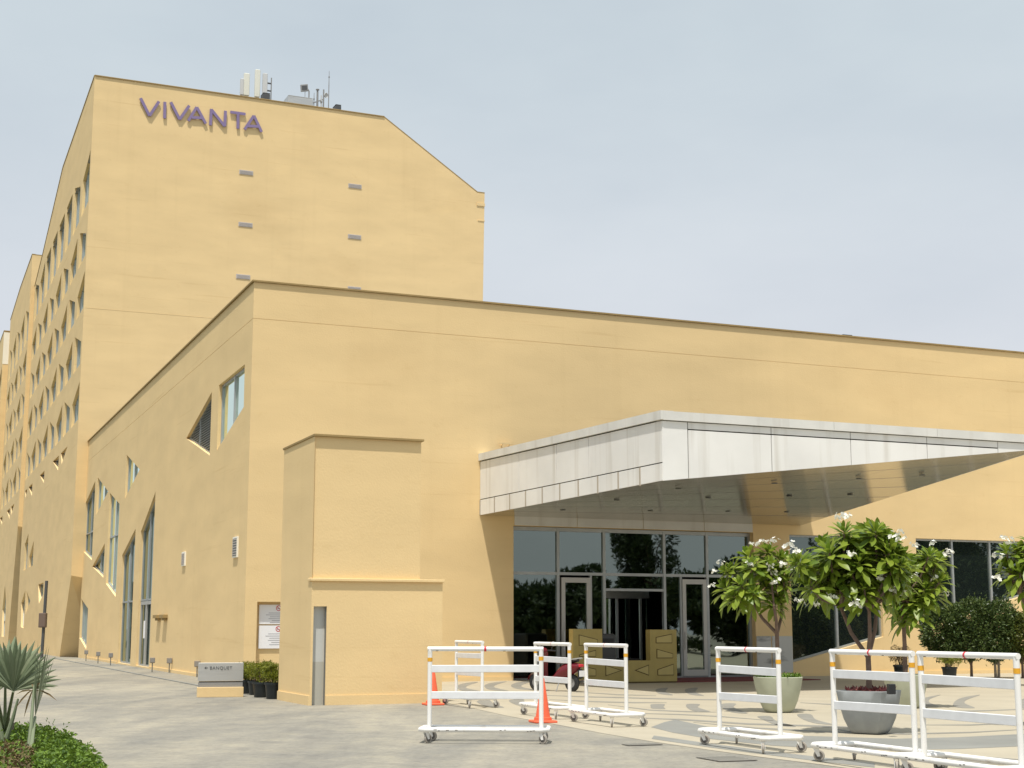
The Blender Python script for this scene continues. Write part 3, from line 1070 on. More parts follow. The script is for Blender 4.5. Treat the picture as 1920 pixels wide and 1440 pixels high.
put(MB().add([XG(-.01, 26.4, .02), XG(.6, 26.4, .02), XG(.6, 29.5, .02), XG(-.01, 29.5, .02)], [(0, 1, 2, 3)]), 'white_panel', 'plaster_white', wing2)

# raised purple letters
sign = thing('lettering_sign', 'purple raised capital letters VIVANTA high on the tower wall', 'sign', TG(2.0, 30.5, .05))


def sp(x, y):
    return TG.px(230 + x / 6.4, 160 + y / 6.4)


glyphs = [('V', [[(212, 160), (318, 372)], [(318, 372), (432, 200)]]), ('I', [[(503, 205), (499, 402)]]),
          ('V', [[(574, 208), (680, 415)], [(680, 415), (795, 250)]]),
          ('A', [[(783, 432), (885, 268)], [(885, 268), (993, 465)], [(826, 392), (950, 398)]]),
          ('N', [[(1049, 485), (1060, 290)], [(1060, 296), (1220, 498)], [(1220, 498), (1230, 312)]]),
          ('T', [[(1288, 326), (1470, 352)], [(1380, 345), (1378, 525)]]),
          ('A', [[(1458, 535), (1570, 370)], [(1570, 370), (1662, 565)], [(1500, 494), (1625, 500)]])]
for ch_, strokes in glyphs:
    lm = MB()
    for i, (a, b_) in enumerate(strokes):
        (t0, z0), (t1, z1) = sp(*a), sp(*b_)
        lm.span(TG(t0, z0, .085 + i * .002), TG(t1, z1, .085 + i * .002), .082, .035, up=nF)
    put(lm, 'letter', 'purple', sign)

# ------------------------------------------------------------------ things on the roofs
RB = Plane(TG(0, 0, -1.5), dF, nF)


def rpx(x, y, o=0.0):
    t, z = RB.px(x, y)
    return RB(t, z, o)


RZ = 33.05
for i, (x0, x1, y0, m, lab) in enumerate(((451, 457, 148, 'antenna_pale', 'short pale antenna panel, leftmost on the tower roof'),
                                          (457.5, 468, 138, 'antenna_white', 'broad white antenna panel second from left on the tower roof'),
                                          (478.5, 488, 131, 'antenna_white', 'tallest white antenna panel on the tower roof'),
                                          (493, 501.5, 138, 'antenna_pale', 'narrow pale antenna panel beside the thin dark mast'))):
    p0, p1 = rpx(x0, y0), rpx(x1, y0)
    c_ = (p0 + p1) / 2
    th = thing('antenna_panel', lab, 'antenna', (c_.x, c_.y, RZ), group='antenna panels on the tower roof')
    hw = (p1 - p0).length / 2
    put(MB().box((c_.x, c_.y, (RZ + .7 + c_.z) / 2), hw, .1, (c_.z - RZ - .7) / 2, dF, nF, ch=.03), 'radome', m, th)
    put(MB().tube([c_ * 1 + Vector((-nF.x * .22, -nF.y * .22, RZ - c_.z - .3)), Vector((c_.x - nF.x * .22, c_.y - nF.y * .22, c_.z - .3))], .045, 8), 'mast', 'grey_mid', th)
    bk_ = MB()
    for zz_ in (.35, .75):
        bk_.box((c_.x - nF.x * .15, c_.y - nF.y * .15, RZ + (c_.z - RZ) * zz_), .05, .08, .05, dF, nF)
    put(bk_, 'bracket', 'grey_dark', th)
c_ = rpx(509, 146)
th = thing('mast', 'thin dark mast with two arms right of the antenna panels', 'mast', (c_.x, c_.y, RZ))
put(MB().tube([(c_.x, c_.y, RZ - .3), c_], .035, 8), 'pole', 'grey_mid', th)
a_ = MB()
for y_ in (157, 171):
    q_ = rpx(509, y_)
    a_.span(q_, q_ - dF * .35, .03, .04)
put(a_, 'arm', 'grey_dark', th)


def rbox(name, label, cat, x0, x1, y0, m, depth=.5, extra=None):
    p0, p1 = rpx(x0, y0), rpx(x1, y0)
    c = (p0 + p1) / 2
    th_ = thing(name, label, cat, (c.x, c.y, RZ - .2))
    hw_, top = (p1 - p0).length / 2, min(p0.z, p1.z)
    bx = MB().box((c.x, c.y, (RZ - .2 + top) / 2), hw_, depth, (top - RZ + .2) / 2, dF, nF, ch=.04)
    put(bx, 'casing', m, th_)
    lid = MB().box((c.x, c.y, top + .02), hw_ * .97, depth * .97, .02, dF, nF)
    put(lid, 'lid', m, th_)
    return th_


rbox('exhaust_fan', 'dark roof fan between antenna panels and thin mast', 'roof fan', 491, 504, 177.5, 'grey_dark', .35)
rbox('air_handling_unit', 'long silver duct box on the tower roof', 'roof unit', 536, 582, 184.5, 'steel', .6)
rbox('exhaust_fan', 'dark roof fan alone at the right of the whip antenna', 'roof fan', 626.5, 637, 199.5, 'grey_dark', .35)
# tilted flat panel on a bent pole
c_ = rpx(570.5, 165)
th = thing('panel_antenna', 'small tilted grey panel on a bent pole above the silver duct box', 'antenna', (c_.x, c_.y, RZ))
put(MB().box(c_, .24, .05, .23, (dF + Vector((0, 0, .25))).normalized(), nF, (Vector((0, 0, 1)) - dF * .1).normalized(), ch=.02), 'panel', 'grey_mid', th)
put(MB().box(c_ + nF * .055, .17, .012, .13, (dF + Vector((0, 0, .25))).normalized(), nF, (Vector((0, 0, 1)) - dF * .1).normalized()), 'panel_face', 'grey_dark', th)
q_ = rpx(579.5, 167.5)
put(MB().tube([c_ + dF * .1, q_ - dF * .08, q_ - Vector((0, 0, .12)), Vector((q_.x, q_.y, RZ - .2))], .045, 8), 'pole', 'grey_mid', th)
put(MB().tube([rpx(572, 172), Vector((rpx(572, 172).x, rpx(572, 172).y, RZ))], .02, 6), 'stay', 'grey_mid', th)
put(MB().box(Vector((q_.x, q_.y, RZ + .55)) - dF * .2, .3, .15, .2, dF, nF, ch=.03), 'control_box', 'grey_dark', th)
# antenna cluster
for x, y, r_, lab in ((589, 174, .03, 'short thin antenna rod left of the thick stub pole'), (595.5, 168, .07, 'thick stub pole with flat cap on the tower roof'),
                      (602.5, 179, .05, 'short pale stub next to the small round dish'), (617.3, 133, .03, 'tall thin whip antenna, highest thing on the tower roof')):
    c_ = rpx(x, y)
    th = thing('roof_antenna', lab, 'antenna', (c_.x, c_.y, RZ), group='antenna rods on the tower roof')
    put(MB().tube([(c_.x, c_.y, RZ - .3), (c_.x, c_.y, RZ + (c_.z - RZ) * .7), c_], [r_, r_ * .9, r_ * (.8 if r_ > .04 else .4)], 8), 'rod', 'grey_mid' if r_ != .05 else 'antenna_pale', th)
    put(MB().lathe((c_.x, c_.y, c_.z - (.03 if r_ == .07 else .9 * r_ + .4)), [(r_ * 1.6, 0), (r_ * 1.6, .05)], 10), 'collar', 'grey_mid', th)
c_ = rpx(607, 168)
th = thing('dish_mast', 'dark pole with small round dish and slanted arm on the tower roof', 'mast', (c_.x, c_.y, RZ))
put(MB().tube([(c_.x, c_.y, RZ - .3), c_], .045, 8), 'pole', 'grey_mid', th)
q_ = rpx(611, 179)
put(MB().lathe(q_, [(.02, -.05), (.14, -.03), (.17, .05), (.16, .06), (.02, -.02)], 14, axis=(nF + dF * .6)), 'dish', 'antenna_pale', th, smooth=True)
put(MB().span(rpx(587, 193), rpx(606, 186.5), .03, .03), 'arm', 'grey_mid', th)
# on the front block
t_, z_ = Plane(FR(0, 0, -.9), dF, nF).px(1583, 624)
p_ = FR(t_, 11.4, -.9)
th = thing('exhaust_fan', 'small dark vent cap peeping over the front block parapet', 'roof fan', p_)
put(MB().box(p_ + Vector((0, 0, .33)), .32, .3, .32, dF, nF, ch=.06), 'casing', 'grey_dark', th)
put(MB().box(p_ + Vector((0, 0, .67)), .2, .2, .03, dF, nF), 'lid', 'grey_dark', th)

# ------------------------------------------------------------------ entrance canopy
P0 = FR(7.34, 0)
CO = 11.59                     # how far it stands out
CS = 11.9                      # its length along the wall
canopy = thing('entrance_canopy', 'white panelled wedge canopy over the glazed entrance', 'canopy', P0)
CL = Plane(P0, nF, -dF)        # its left side, t outwards from the wall
CFR = Plane(P0 + nF * CO, dF, nF)
TOP, TRM = 6.82, 6.60


def fbot(t):
    return 5.12 + .112 * t


def topz(o):                   # top falls a little outwards
    return 7.0 - .17 * o / CO


def soff(s, o):
    return 5.08 + (.04 + .112 * s) * (o / CO)


# core body (behind the panels, seen in the joints)
bd = MB()
e = .05
q_ = [(e, 0.02), (CS - e, 0.02), (CS - e, CO - e), (e, CO - e)]
b0 = [P0 + dF * s_ + nF * o + Vector((0, 0, 6.42)) for s_, o in q_]
b1 = [P0 + dF * s_ + nF * o + Vector((0, 0, topz(o) - .03)) for s_, o in q_]
bd.loft([b0, b1], True, True)
put(bd, 'core', 'seam', canopy)
G_ = .012
# left side: tall upper panels, short lower ones
cuts = [0.0, 3.0, 5.6, 7.6, CO]
for a, b_ in zip(cuts[:-1], cuts[1:]):
    z0, z1 = 5.565, [topz(a) - .24, topz(b_) - .24]
    pp = [CL(a + G_, z0 + G_), CL(b_ - G_, z0 + G_), CL(b_ - G_, z1[1] - G_), CL(a + G_, z1[0] - G_)]
    put(MB().prism([v + dF * .03 for v in pp], -dF * .03), 'fascia_panel', 'fascia', canopy)
n_ = 10
for i in range(n_):
    a, b_ = CO * i / n_, CO * (i + 1) / n_
    gw_ = .012 if i % 2 else .05
    pp = [CL(a + gw_, 5.08 + .004 * a), CL(b_ - G_, 5.08 + .004 * b_), CL(b_ - G_, 5.55), CL(a + gw_, 5.55)]
    put(MB().prism([v + dF * .028 for v in pp], -dF * .03), 'fascia_panel', 'fascia', canopy)
    put(MB().box(CL(a + .02, 5.32, .005), .028, .012, .23, nF, -dF), 'joint_cover', 'joint_tan', canopy)
# trim along the top edge
for a, b_ in ((0, 3.2), (3.2, 6.6), (6.6, CO + .06)):
    pp = [CL(a + .006, topz(a) - .22), CL(b_ - .006, topz(b_) - .22), CL(b_ - .006, topz(b_)), CL(a + .006, topz(a))]
    put(MB().prism([v + dF * .3 for v in pp], -dF * .36), 'trim', 'fascia_trim', canopy)
cuts = [0.0, 5.0, 8.3, CS + .3]
for a, b_ in zip(cuts[:-1], cuts[1:]):
    pp = [CFR(a + .006, TRM), CFR(b_ - .006, TRM), CFR(b_ - .006, TOP), CFR(a + .006, TOP)]
    put(MB().prism([v - nF * .3 for v in pp], nF * .36), 'trim', 'fascia_trim', canopy)
# front: corner panel, then upper row and tapering lower row
cuts = [0.0, .72, 3.13, 5.54, 7.98, 10.36, CS]
for i, (a, b_) in enumerate(zip(cuts[:-1], cuts[1:])):
    if i in (0, 5):
        rects = [(fbot(a), fbot(b_), TRM - .02)]
    else:
        rects = [(6.42, 6.42, TRM - .02), (fbot(a), fbot(b_), 6.39)]
    for za, zb, zt in rects:
        pp = [CFR(a + G_, za), CFR(b_ - G_, zb), CFR(b_ - G_, zt), CFR(a + G_, zt)]
        put(MB().prism([v - nF * .03 for v in pp], nF * .03), 'fascia_panel', 'fascia', canopy)
# soffit panels, warped from the wall up to the tapering front
NS, NO = 3, 7
for i in range(NS):
    for j in range(NO):
        s0, s1 = CS * i / NS + .005, CS * (i + 1) / NS - .005
        o0, o1 = CO * j / NO + .026, CO * (j + 1) / NO - .026
        if i == 0:
            s0 = .02
        grid = []
        for k in range(4):
            o = o0 + (o1 - o0) * k / 3
            grid.append([P0 + dF * (s0 + (s1 - s0) * l / 7) + nF * o + Vector((0, 0, soff(s0 + (s1 - s0) * l / 7, o))) for l in range(8)])
        pm = MB()
        pm.loft(grid, closed=False)
        pm.loft([[v + Vector((0, 0, .03)) for v in r_] for r_ in grid], closed=False)
        pm.loft([[v, v + Vector((0, 0, .03))] for v in grid[0]], closed=False)
        pm.loft([[v, v + Vector((0, 0, .03))] for v in grid[-1]], closed=False)
        put(pm, 'soffit_panel', 'soffit', canopy)
for s_ in (1.6, 4.6, 7.4, 9.6):
    for o in (2.4, 5.6, 8.8):
        c_ = P0 + dF * (s_ + o * .05) + nF * o
        put(MB().lathe((c_.x, c_.y, soff(s_, o) - .012), [(.085, 0), (.085, .02)], 12), 'downlight', 'grey_dark', canopy)
# right end closing face
rr = [CFR(CS, fbot(CS)), CFR(CS, TOP), P0 + dF * CS + Vector((0, 0, 7.0)), P0 + dF * CS + Vector((0, 0, 5.1))]
put(MB().prism(rr, dF * .03), 'fascia_panel', 'fascia', canopy)

# ------------------------------------------------------------------ kiosk in front of the hall
K = gnd(580, 1323)
KF = Plane(K, dF, nF)
KL = Plane(K, dL, nL)
kiosk = thing('service_kiosk', 'tall narrow cream kiosk with open doorway left of the barriers', 'kiosk', (K.x, K.y, 0))
KD, KW, KH, LZ = 2.8, 2.97, 5.7, 2.6
DH = [(.05, .1), (.34, .1), (.34, 2.06), (.05, 2.06)]


def kbox(pl_, t0, t1, z0, z1, d0, d1):
    return MB().box(K + dF * ((t0 + t1) / 2) + dL * ((d0 + d1) / 2) + Vector((0, 0, (z0 + z1) / 2)), (t1 - t0) / 2, (d1 - d0) / 2, (z1 - z0) / 2, dF, dL)


lower = MB()
wall_mesh(KF, [(0, 0), (.05, 0), (.05, 2.06), (.34, 2.06), (.34, 0), (KW, 0), (KW, LZ), (0, LZ)], [], .1, lower)
dp = .3
for a, b_ in (((.05, 0), (.05, 2.06)), ((.05, 2.06), (.34, 2.06)), ((.34, 2.06), (.34, 0))):
    lower.add([KF(*a), KF(*b_), KF(*b_, -dp), KF(*a, -dp)], [(0, 1, 2, 3)])
lower.add([KF(KW, 0), KF(KW, LZ), KF(KW, LZ) + dL * KD, KF(KW, 0) + dL * KD], [(0, 1, 2, 3)])
lower.add([KL(0, 0), KL(KD, 0), KL(KD, KH), KL(0, KH)], [(0, 1, 2, 3)])
lower.add([KL(KD, 0), KL(KD, KH), KL(KD, KH) + dF * KW, KL(KD, 0) + dF * KW], [(0, 1, 2, 3)])
lower.add([KF(0, LZ), KF(KW, LZ), KF(KW, LZ) + dL * KD, KF(0, LZ) + dL * KD], [(0, 1, 2, 3)])
UW = 2.45
lower.add([KF(0, LZ, -.04), KF(UW, LZ, -.04), KF(UW, KH, -.04), KF(0, KH, -.04)], [(0, 1, 2, 3)])
lower.add([KF(UW, LZ, -.04), KF(UW, KH, -.04), KF(UW, KH) + dL * KD, KF(UW, LZ) + dL * KD], [(0, 1, 2, 3)])
put(lower, 'wall', 'plaster', kiosk)
cpk = MB()
cpk.box(K + dF * (UW / 2 + .01) + dL * (KD / 2) + Vector((0, 0, KH + .02)), UW / 2 + .035, KD / 2 + .04, .026, dF, dL, ch=.006)
put(cpk, 'coping', 'coping', kiosk)
put(MB().box(K + dF * (KW / 2) + dL * .1 + Vector((0, 0, LZ + .022)), KW / 2 + .03, .16, .03, dF, dL, ch=.008), 'ledge', 'plaster', kiosk)
pk = MB()
pk.box(KF((.36 + KW) / 2, .1, .012), (KW - .36) / 2 + .02, .014, .1, dF, nF)
pk.box(KL(KD / 2, .1, .012), KD / 2, .014, .1, dL, nL)
put(pk, 'plinth', 'plaster', kiosk)
dr = put(MB().add([KF(.05, .9, -.14), KF(.34, .9, -.14), KF(.34, 2.06, -.14), KF(.05, 2.06, -.14)], [(0, 1, 2, 3)]).add([KF(.055, .9, -.14), KF(.055, 2.05, -.14), KF(.055, 2.05, -.02), KF(.055, .9, -.02)], [(0, 1, 2, 3)]), 'door', 'kiosk_door', kiosk)
put(MB().add([KF(.05, 0, -.14), KF(.34, 0, -.14), KF(.34, .9, -.14), KF(.05, .9, -.14)], [(0, 1, 2, 3)]).add([KF(.055, 0, -.14), KF(.055, .9, -.14), KF(.055, .9, -.02), KF(.055, 0, -.02)], [(0, 1, 2, 3)]), 'kick_plate', 'kiosk_door_low', dr)
put(MB().box(KF(.335, 1.03, -.06), .012, .03, 1.03, dF, nF), 'door_jamb', 'alu_dark', kiosk)

# ------------------------------------------------------------------ notices in the niche
for (z0, z1, lab) in ((1.72, 2.28, 'upper white notice board with red no-smoking ring beside the kiosk'), (1.02, 1.68, 'lower white notice board with red no-smoking ring beside the kiosk')):
    th = thing('notice_board', lab, 'notice', FR(1.05, z0, -.2), group='notices in the wall niche')
    put(MB().box(FR(1.05, (z0 + z1) / 2, -.19), .58, .015, (z1 - z0) / 2, dF, nF), 'panel', 'sign_white', th)
    cz = z1 - .10
    put(MB().loft([[FR(1.05 + r_ * math.cos(a), cz + r_ * math.sin(a), -.172) for a in [2 * math.pi * i / 20 for i in range(20)]] for r_ in (.082, .062)]), 'ring', 'sign_red', th)
    put(MB().span(FR(1.0, cz + .045, -.171), FR(1.1, cz - .045, -.171), .009, .001, up=nF), 'slash', 'sign_red', th)
    put(MB().span(FR(1.0, cz - .01, -.1725), FR(1.09, cz - .01, -.1725), .010, .001, up=nF), 'cigarette', 'print_grey', th)
    for i, hw in enumerate((.30, .38, .26, .30, .2, .26)):
        zz = z1 - .24 - i * (.055 if z0 > 1.5 else .062)
        if zz > z0 + .03:
            put(MB().span(FR(1.05 - hw, zz, -.173), FR(1.05 + hw, zz, -.173), .008, .001, up=nF), 'text_line', 'print_grey', th)

# ------------------------------------------------------------------ direction sign
a, b_ = gnd(371, 1308), gnd(453, 1305.5)
ctr = (a + b_) / 2
dv = (b_ - a)
dv = Vector((dv.x, dv.y * .35, 0)).normalized()
nv = Vector((dv.y, -dv.x, 0))
hw = 0.525
ds = thing('direction_sign', 'low steel direction sign lettered BANQUET beside the kiosk', 'sign', (ctr.x, ctr.y, 0))
put(MB().box((ctr.x, ctr.y, .115), hw + .01, .13, .115, dv, nv, ch=.006), 'base', 'plaster', ds)
put(MB().box((ctr.x, ctr.y, .285), hw - .01, .06, .055, dv, nv), 'lower_band', 'grey_mid', ds)
put(MB().box((ctr.x, ctr.y, .35), hw - .03, .05, .012, dv, nv), 'shadow_gap', 'black', ds)
pnl = put(MB().box((ctr.x, ctr.y, .58), hw, .07, .215, dv, nv, ch=.006), 'panel', 'steel', ds)
cu = bpy.data.curves.new('text', 'FONT')
cu.body = 'BANQUET'
cu.size = .105
cu.extrude = .004
cu.space_character = 1.12
to = bpy.data.objects.new('text', cu)
col.objects.link(to)
me = bpy.data.meshes.new_from_object(to.evaluated_get(bpy.context.evaluated_depsgraph_get()))
bpy.data.objects.remove(to)
me.materials.clear()
me.materials.append(MATS['grey_dark'])
lt = bpy.data.objects.new('lettering', me)
col.objects.link(lt)
lt.parent = pnl
lt.matrix_local = Matrix.Translation((Vector((ctr.x, ctr.y, .64)) + nv * .075 - dv * .265) - Vector((ctr.x, ctr.y, 0))) @ Matrix((dv, Vector((0, 0, 1)), nv)).transposed().to_4x4()
ar = MB()
ac = Vector((ctr.x, ctr.y, .677)) + nv * .072 - dv * .345
ar.prism([ac - dv * .045, ac + dv * .0 - Vector((0, 0, .035)), ac + Vector((0, 0, .035))], nv * .005)
ar.span(ac + nv * .002, ac + dv * .04 + nv * .002, .008, .003, up=nv)
put(ar, 'arrow', 'grey_dark', pnl)

# ------------------------------------------------------------------ wheeled barriers
BL, BW, BH = 1.60, .60, 1.34
TU = .033


def make_barrier(label):
    th_ = thing('wheeled_barrier', label, 'barrier', (0, 0, 0), 0, 'white wheeled barriers')
    f = MB()
    bl, bw, bz = BL / 2 + .10, BW / 2, .19
    c = .07
    ring = [(-bl, -bw + c), (-bl + c, -bw), (bl - c, -bw), (bl, -bw + c), (bl, bw - c), (bl - c, bw), (-bl + c, bw), (-bl, bw - c)]
    pts = [Vector((x, y, bz)) for x, y in ring]
    rr_ = []
    for i, p in enumerate(pts):
        d = (pts[(i + 1) % 8] - pts[i - 1]).normalized()
        s_ = d.cross(Vector((0, 0, 1)))
        rr_.append([p + (s_ * math.cos(a) + Vector((0, 0, 1)) * math.sin(a)) * TU for a in [2 * math.pi * k / 10 for k in range(10)]])
    f.loft(rr_ + [rr_[0]])
    for sx in (-1, 1):
        f.tube([(sx * (BL / 2), -bw, bz), (sx * (BL / 2), bw, bz)], TU * .95, 10)
    loc('base_frame', f.mesh('base_frame', 'white_paint', smooth=True), th_)
    for sx in (-1, 1):
        p = MB().tube([(sx * BL / 2, 0, bz), (sx * BL / 2, 0, BH - TU)], TU, 12)
        po = loc('post', p.mesh('post', 'white_paint', smooth=True), th_)
        tp = MB().lathe((sx * BL / 2, 0, BH - .20), [(TU + .0025, 0), (TU + .0025, .055)], 12, cap0=False, cap1=False)
        loc('yellow_tape', tp.mesh('yellow_tape', 'tape_yellow', smooth=True), po)
    tb = MB().tube([(-BL / 2 - TU, 0, BH - TU), (BL / 2 + TU, 0, BH - TU)], TU, 12)
    to_ = loc('top_rail', tb.mesh('top_rail', 'white_paint', smooth=True), th_)
    tp = MB().lathe((-.015, 0, BH - TU), [(TU + .003, 0), (TU + .003, .03)], 12, axis=(1, 0, 0), cap0=False, cap1=False)
    loc('red_tape', tp.mesh('red_tape', 'tape_red', smooth=True), to_)
    chp = MB()
    rnd = random.Random(3)
    for i in range(9):
        x = rnd.uniform(-BL / 2, BL / 2)
        a = rnd.uniform(-2.2, .3)
        chp.box((x, (TU + .0005) * math.cos(a), BH - TU + (TU + .0005) * math.sin(a)), rnd.uniform(.006, .02), .004, .004)
        chp.box((x * .9, -bw - TU + .002, bz + rnd.uniform(-.02, .01)), rnd.uniform(.008, .025), .003, .005)
    loc('paint_chips', chp.mesh('paint_chips', 'chip'), th_)['kind'] = 'stuff'
    for z in (1.02, .66):
        r_ = MB().box((0, 0, z), BL / 2 - TU + .012, .018, .052, ch=.006)
        loc('rail', r_.mesh('rail', 'rail_board'), th_)
    for sx in (-1, 1):
        for sy in (-1, 1):
            cx, cy = sx * (bl - .09), sy * (bw - .03)
            ph = .9 if sx * sy > 0 else -.5
            dx, dy = math.cos(ph), math.sin(ph)
            fk = MB()
            fk.lathe((cx, cy, .150), [(.034, 0), (.034, .012)], 10)
            for s_ in (-1, 1):
                ox, oy = -dy * .024 * s_, dx * .024 * s_
                fk.prism([(cx + ox - dx * .034, cy + oy - dy * .034, .152), (cx + ox + dx * .034, cy + oy + dy * .034, .152), (cx + ox + dx * .05, cy + oy + dy * .05, .06), (cx + ox + dx * .016, cy + oy + dy * .016, .055)],
                         (-dy * .005, dx * .005, 0))
            fo = loc('caster', fk.mesh('caster', 'white_paint'), th_)
            wc = Vector((cx + dx * .034, cy + dy * .034, .068))
            ax_ = Vector((-dy, dx, 0))
            wh = MB().lathe(wc - ax_ * .016, [(.046, 0), (.062, .001), (.068, .009), (.068, .023), (.062, .031), (.046, .032)], 20, axis=ax_, cap0=False, cap1=False)
            wh.loft([[wh.v[j] for j in range(20)], [wh.v[100 + j] for j in range(20)]])
            wo = loc('wheel', wh.mesh('wheel', 'caster_rubber', smooth=True), fo)
            loc('hub', MB().lathe(wc - ax_ * .012, [(.012, -.003), (.045, 0), (.045, .024), (.012, .027)], 14, axis=ax_).mesh('hub', 'caster_hub', smooth=True), wo)
    return th_


b0_ = make_barrier('')
bdir = Vector((.365, -.931, 0))


def bpos(p, q):
    c = (p + q) / 2
    return c, math.atan2(q.y - p.y, q.x - p.x)


places = []
A_, B2 = gnd(810, 1371, .15), gnd(1010, 1372, .15)
places.append((A_, B2, 'white wheeled barrier standing broadside at the left, nearest the kiosk'))
for x, y, lab in ((1003, 1324, 'white wheeled barrier behind the right orange cone, in front of the scooter'),
                  (1098, 1336, 'white wheeled barrier right of the cone, in front of the gold panelled desk'),
                  (1347, 1375, 'white wheeled barrier in front of the pale green bowl planter'),
                  (1563, 1403, 'white wheeled barrier in front of the grey square planter')):
    p = gnd(x, y, .15)
    places.append((p, p + bdir * 1.68, lab))
p = gnd(1723, 1424, .15) + bdir * .08
places.append((p, p + bdir * 1.65, 'white wheeled barrier cut off by the right picture edge'))
p = Vector((-1.2, 32.5, 0))
places.append((p, p + bdir * 1.65, 'farthest white wheeled barrier, against the cream wall right of the kiosk'))
for i, (p, q, lab) in enumerate(places):
    o = b0_ if i == 0 else copy_tree(b0_)
    c_, rz = bpos(p, q)
    o.location = (c_.x, c_.y, .008 if i != 0 else 0)
    o.rotation_euler = (0, 0, rz)
    o['label'] = lab
    rb = random.Random(60 + i)
    for ch in o.children:                      # small individual differences: sagging boards, tape slid or lost
        if ch.name.startswith('rail'):
            ch.rotation_euler = (0, rb.uniform(-.010, .010), 0)
            ch.location.z += rb.uniform(-.015, .015)
        if ch.name.startswith('top_rail') and i in (1, 2, 6):
            for g_ in list(ch.children):
                g_.scale = (.35, 1.0, 1.0)
        if ch.name.startswith('post'):
            for g_ in ch.children:
                g_.location.z += rb.uniform(-.03, .03)

# ------------------------------------------------------------------ cones
cone = thing('traffic_cone', 'orange traffic cone behind the right post of the broadside barrier', 'traffic cone', gnd(1018, 1355), .3, 'orange traffic cones')
loc('base', MB().box((0, 0, .022), .20, .20, .022, ch=.012).mesh('base', 'cone_orange'), cone)
loc('body', MB().lathe((0, 0, .04), [(.155, 0), (.15, .05), (.125, .06), (.026, .70), (.022, .71)], 20).mesh('body', 'cone_orange', smooth=True), cone)
loc('tip', MB().lathe((0, 0, .745), [(.022, 0), (.020, .01), (.012, .012)], 14).mesh('tip', 'cone_orange'), cone)
c2 = copy_tree(cone)
c2.location = gnd(812, 1322)
c2['label'] = 'orange traffic cone at the corner of the cream kiosk'

# ------------------------------------------------------------------ reception desk, scanner, carpet
dk = gnd(1075, 1283)
DK = Plane(dk, (dF * .75 + Vector((.25, .05, 0))).normalized(), None)
DK.n = Vector((DK.d.y, -DK.d.x, 0))
desk = thing('panelled_desk', 'gold U-shaped panelled desk standing before the glass entrance', 'desk', (dk.x, dk.y, 0))
DWD = 3.35
put(MB().prism([DK(0, .05), DK(DWD, .05), DK(DWD, 1.56), DK(DWD - .87, 1.56), DK(DWD - .87, .66), DK(.93, .66), DK(.93, 1.58), DK(0, 1.58)], -DK.n * .3), 'carcass', 'gold', desk)
put(MB().box(DK(DWD / 2, .025, -.15), DWD / 2 - .02, .13, .025, DK.d, DK.n), 'foot', 'gold_dark', desk)


def emboss(poly):
    q_ = [(x, z) for x, z in poly]
    put(MB().prism([DK(*p, .002) for p in q_], DK.n * .006), 'panel_groove', 'gold_dark', desk)
    put(MB().prism([DK(*p, .004) for p in inset(q_, .02)], DK.n * .02), 'raised_panel', 'gold_light', desk)


emboss([(.18, 1.10), (.78, 1.12), (.78, 1.28), (.18, 1.42)])
emboss([(.18, .78), (.72, .78), (.72, .98), (.18, .84)])
emboss([(.20, .22), (.72, .22), (.72, .43), (.20, .54)])
emboss([(1.02, .22), (1.56, .38), (1.02, .54)])
emboss([(1.95, .38), (2.42, .22), (2.42, .54)])
emboss([(2.70, .22), (3.24, .22), (3.24, .56), (2.70, .40)])
emboss([(2.66, 1.16), (3.20, 1.16), (3.20, 1.44), (2.66, 1.34)])
emboss([(2.68, .72), (3.22, .72), (3.22, .86), (2.68, 1.0)])
sc = thing('baggage_scanner', 'dark grey machine standing behind the gold desk', 'scanner', DK(1.0, 0, -1.2))
put(MB().box(DK(1.35, .72, -1.3), .40, .5, .72, DK.d, DK.n, ch=.06), 'housing', 'grey_dark', sc)
put(MB().box(DK(2.1, .35, -1.3), .5, .4, .35, DK.d, DK.n, ch=.03), 'belt', 'black', sc)
put(MB().box(DK(1.35, 1.2, -.79), .3, .012, .1, DK.d, DK.n), 'display', 'black', sc)
cpt = put(MB().box(FR(13.2, .016, 1.9), 4.2, 1.6, .012, dF, nF), 'carpet', 'carpet')
tag(cpt, 'dark red carpet laid before the glass entrance', 'carpet')

# ------------------------------------------------------------------ scooter
r0, r1 = gnd(1073, 1297), gnd(1016, 1292)
hd = (r1 - r0)
hd = Vector((hd.x, hd.y, 0)).normalized()
sct = thing('scooter', 'maroon scooter parked beside the gold desk behind the barriers', 'scooter', (r0.x, r0.y, 0), math.atan2(hd.y, hd.x) + .42)


def sl_(name, mb_, m, parent=sct, smooth=True):
    return loc(name, mb_.mesh(name, m, smooth=smooth), parent)


def ell(cx, cz, rx, ry, rz, n=10, k=14):
    rings = []
    for i in range(n + 1):
        a = -math.pi / 2 + math.pi * i / n
        rings.append([(cx + rx * math.sin(a), ry * math.cos(a) * math.cos(b) + .0, cz + rz * math.cos(a) * math.sin(b)) for b in [2 * math.pi * j / k for j in range(k)]])
    return MB().loft(rings)


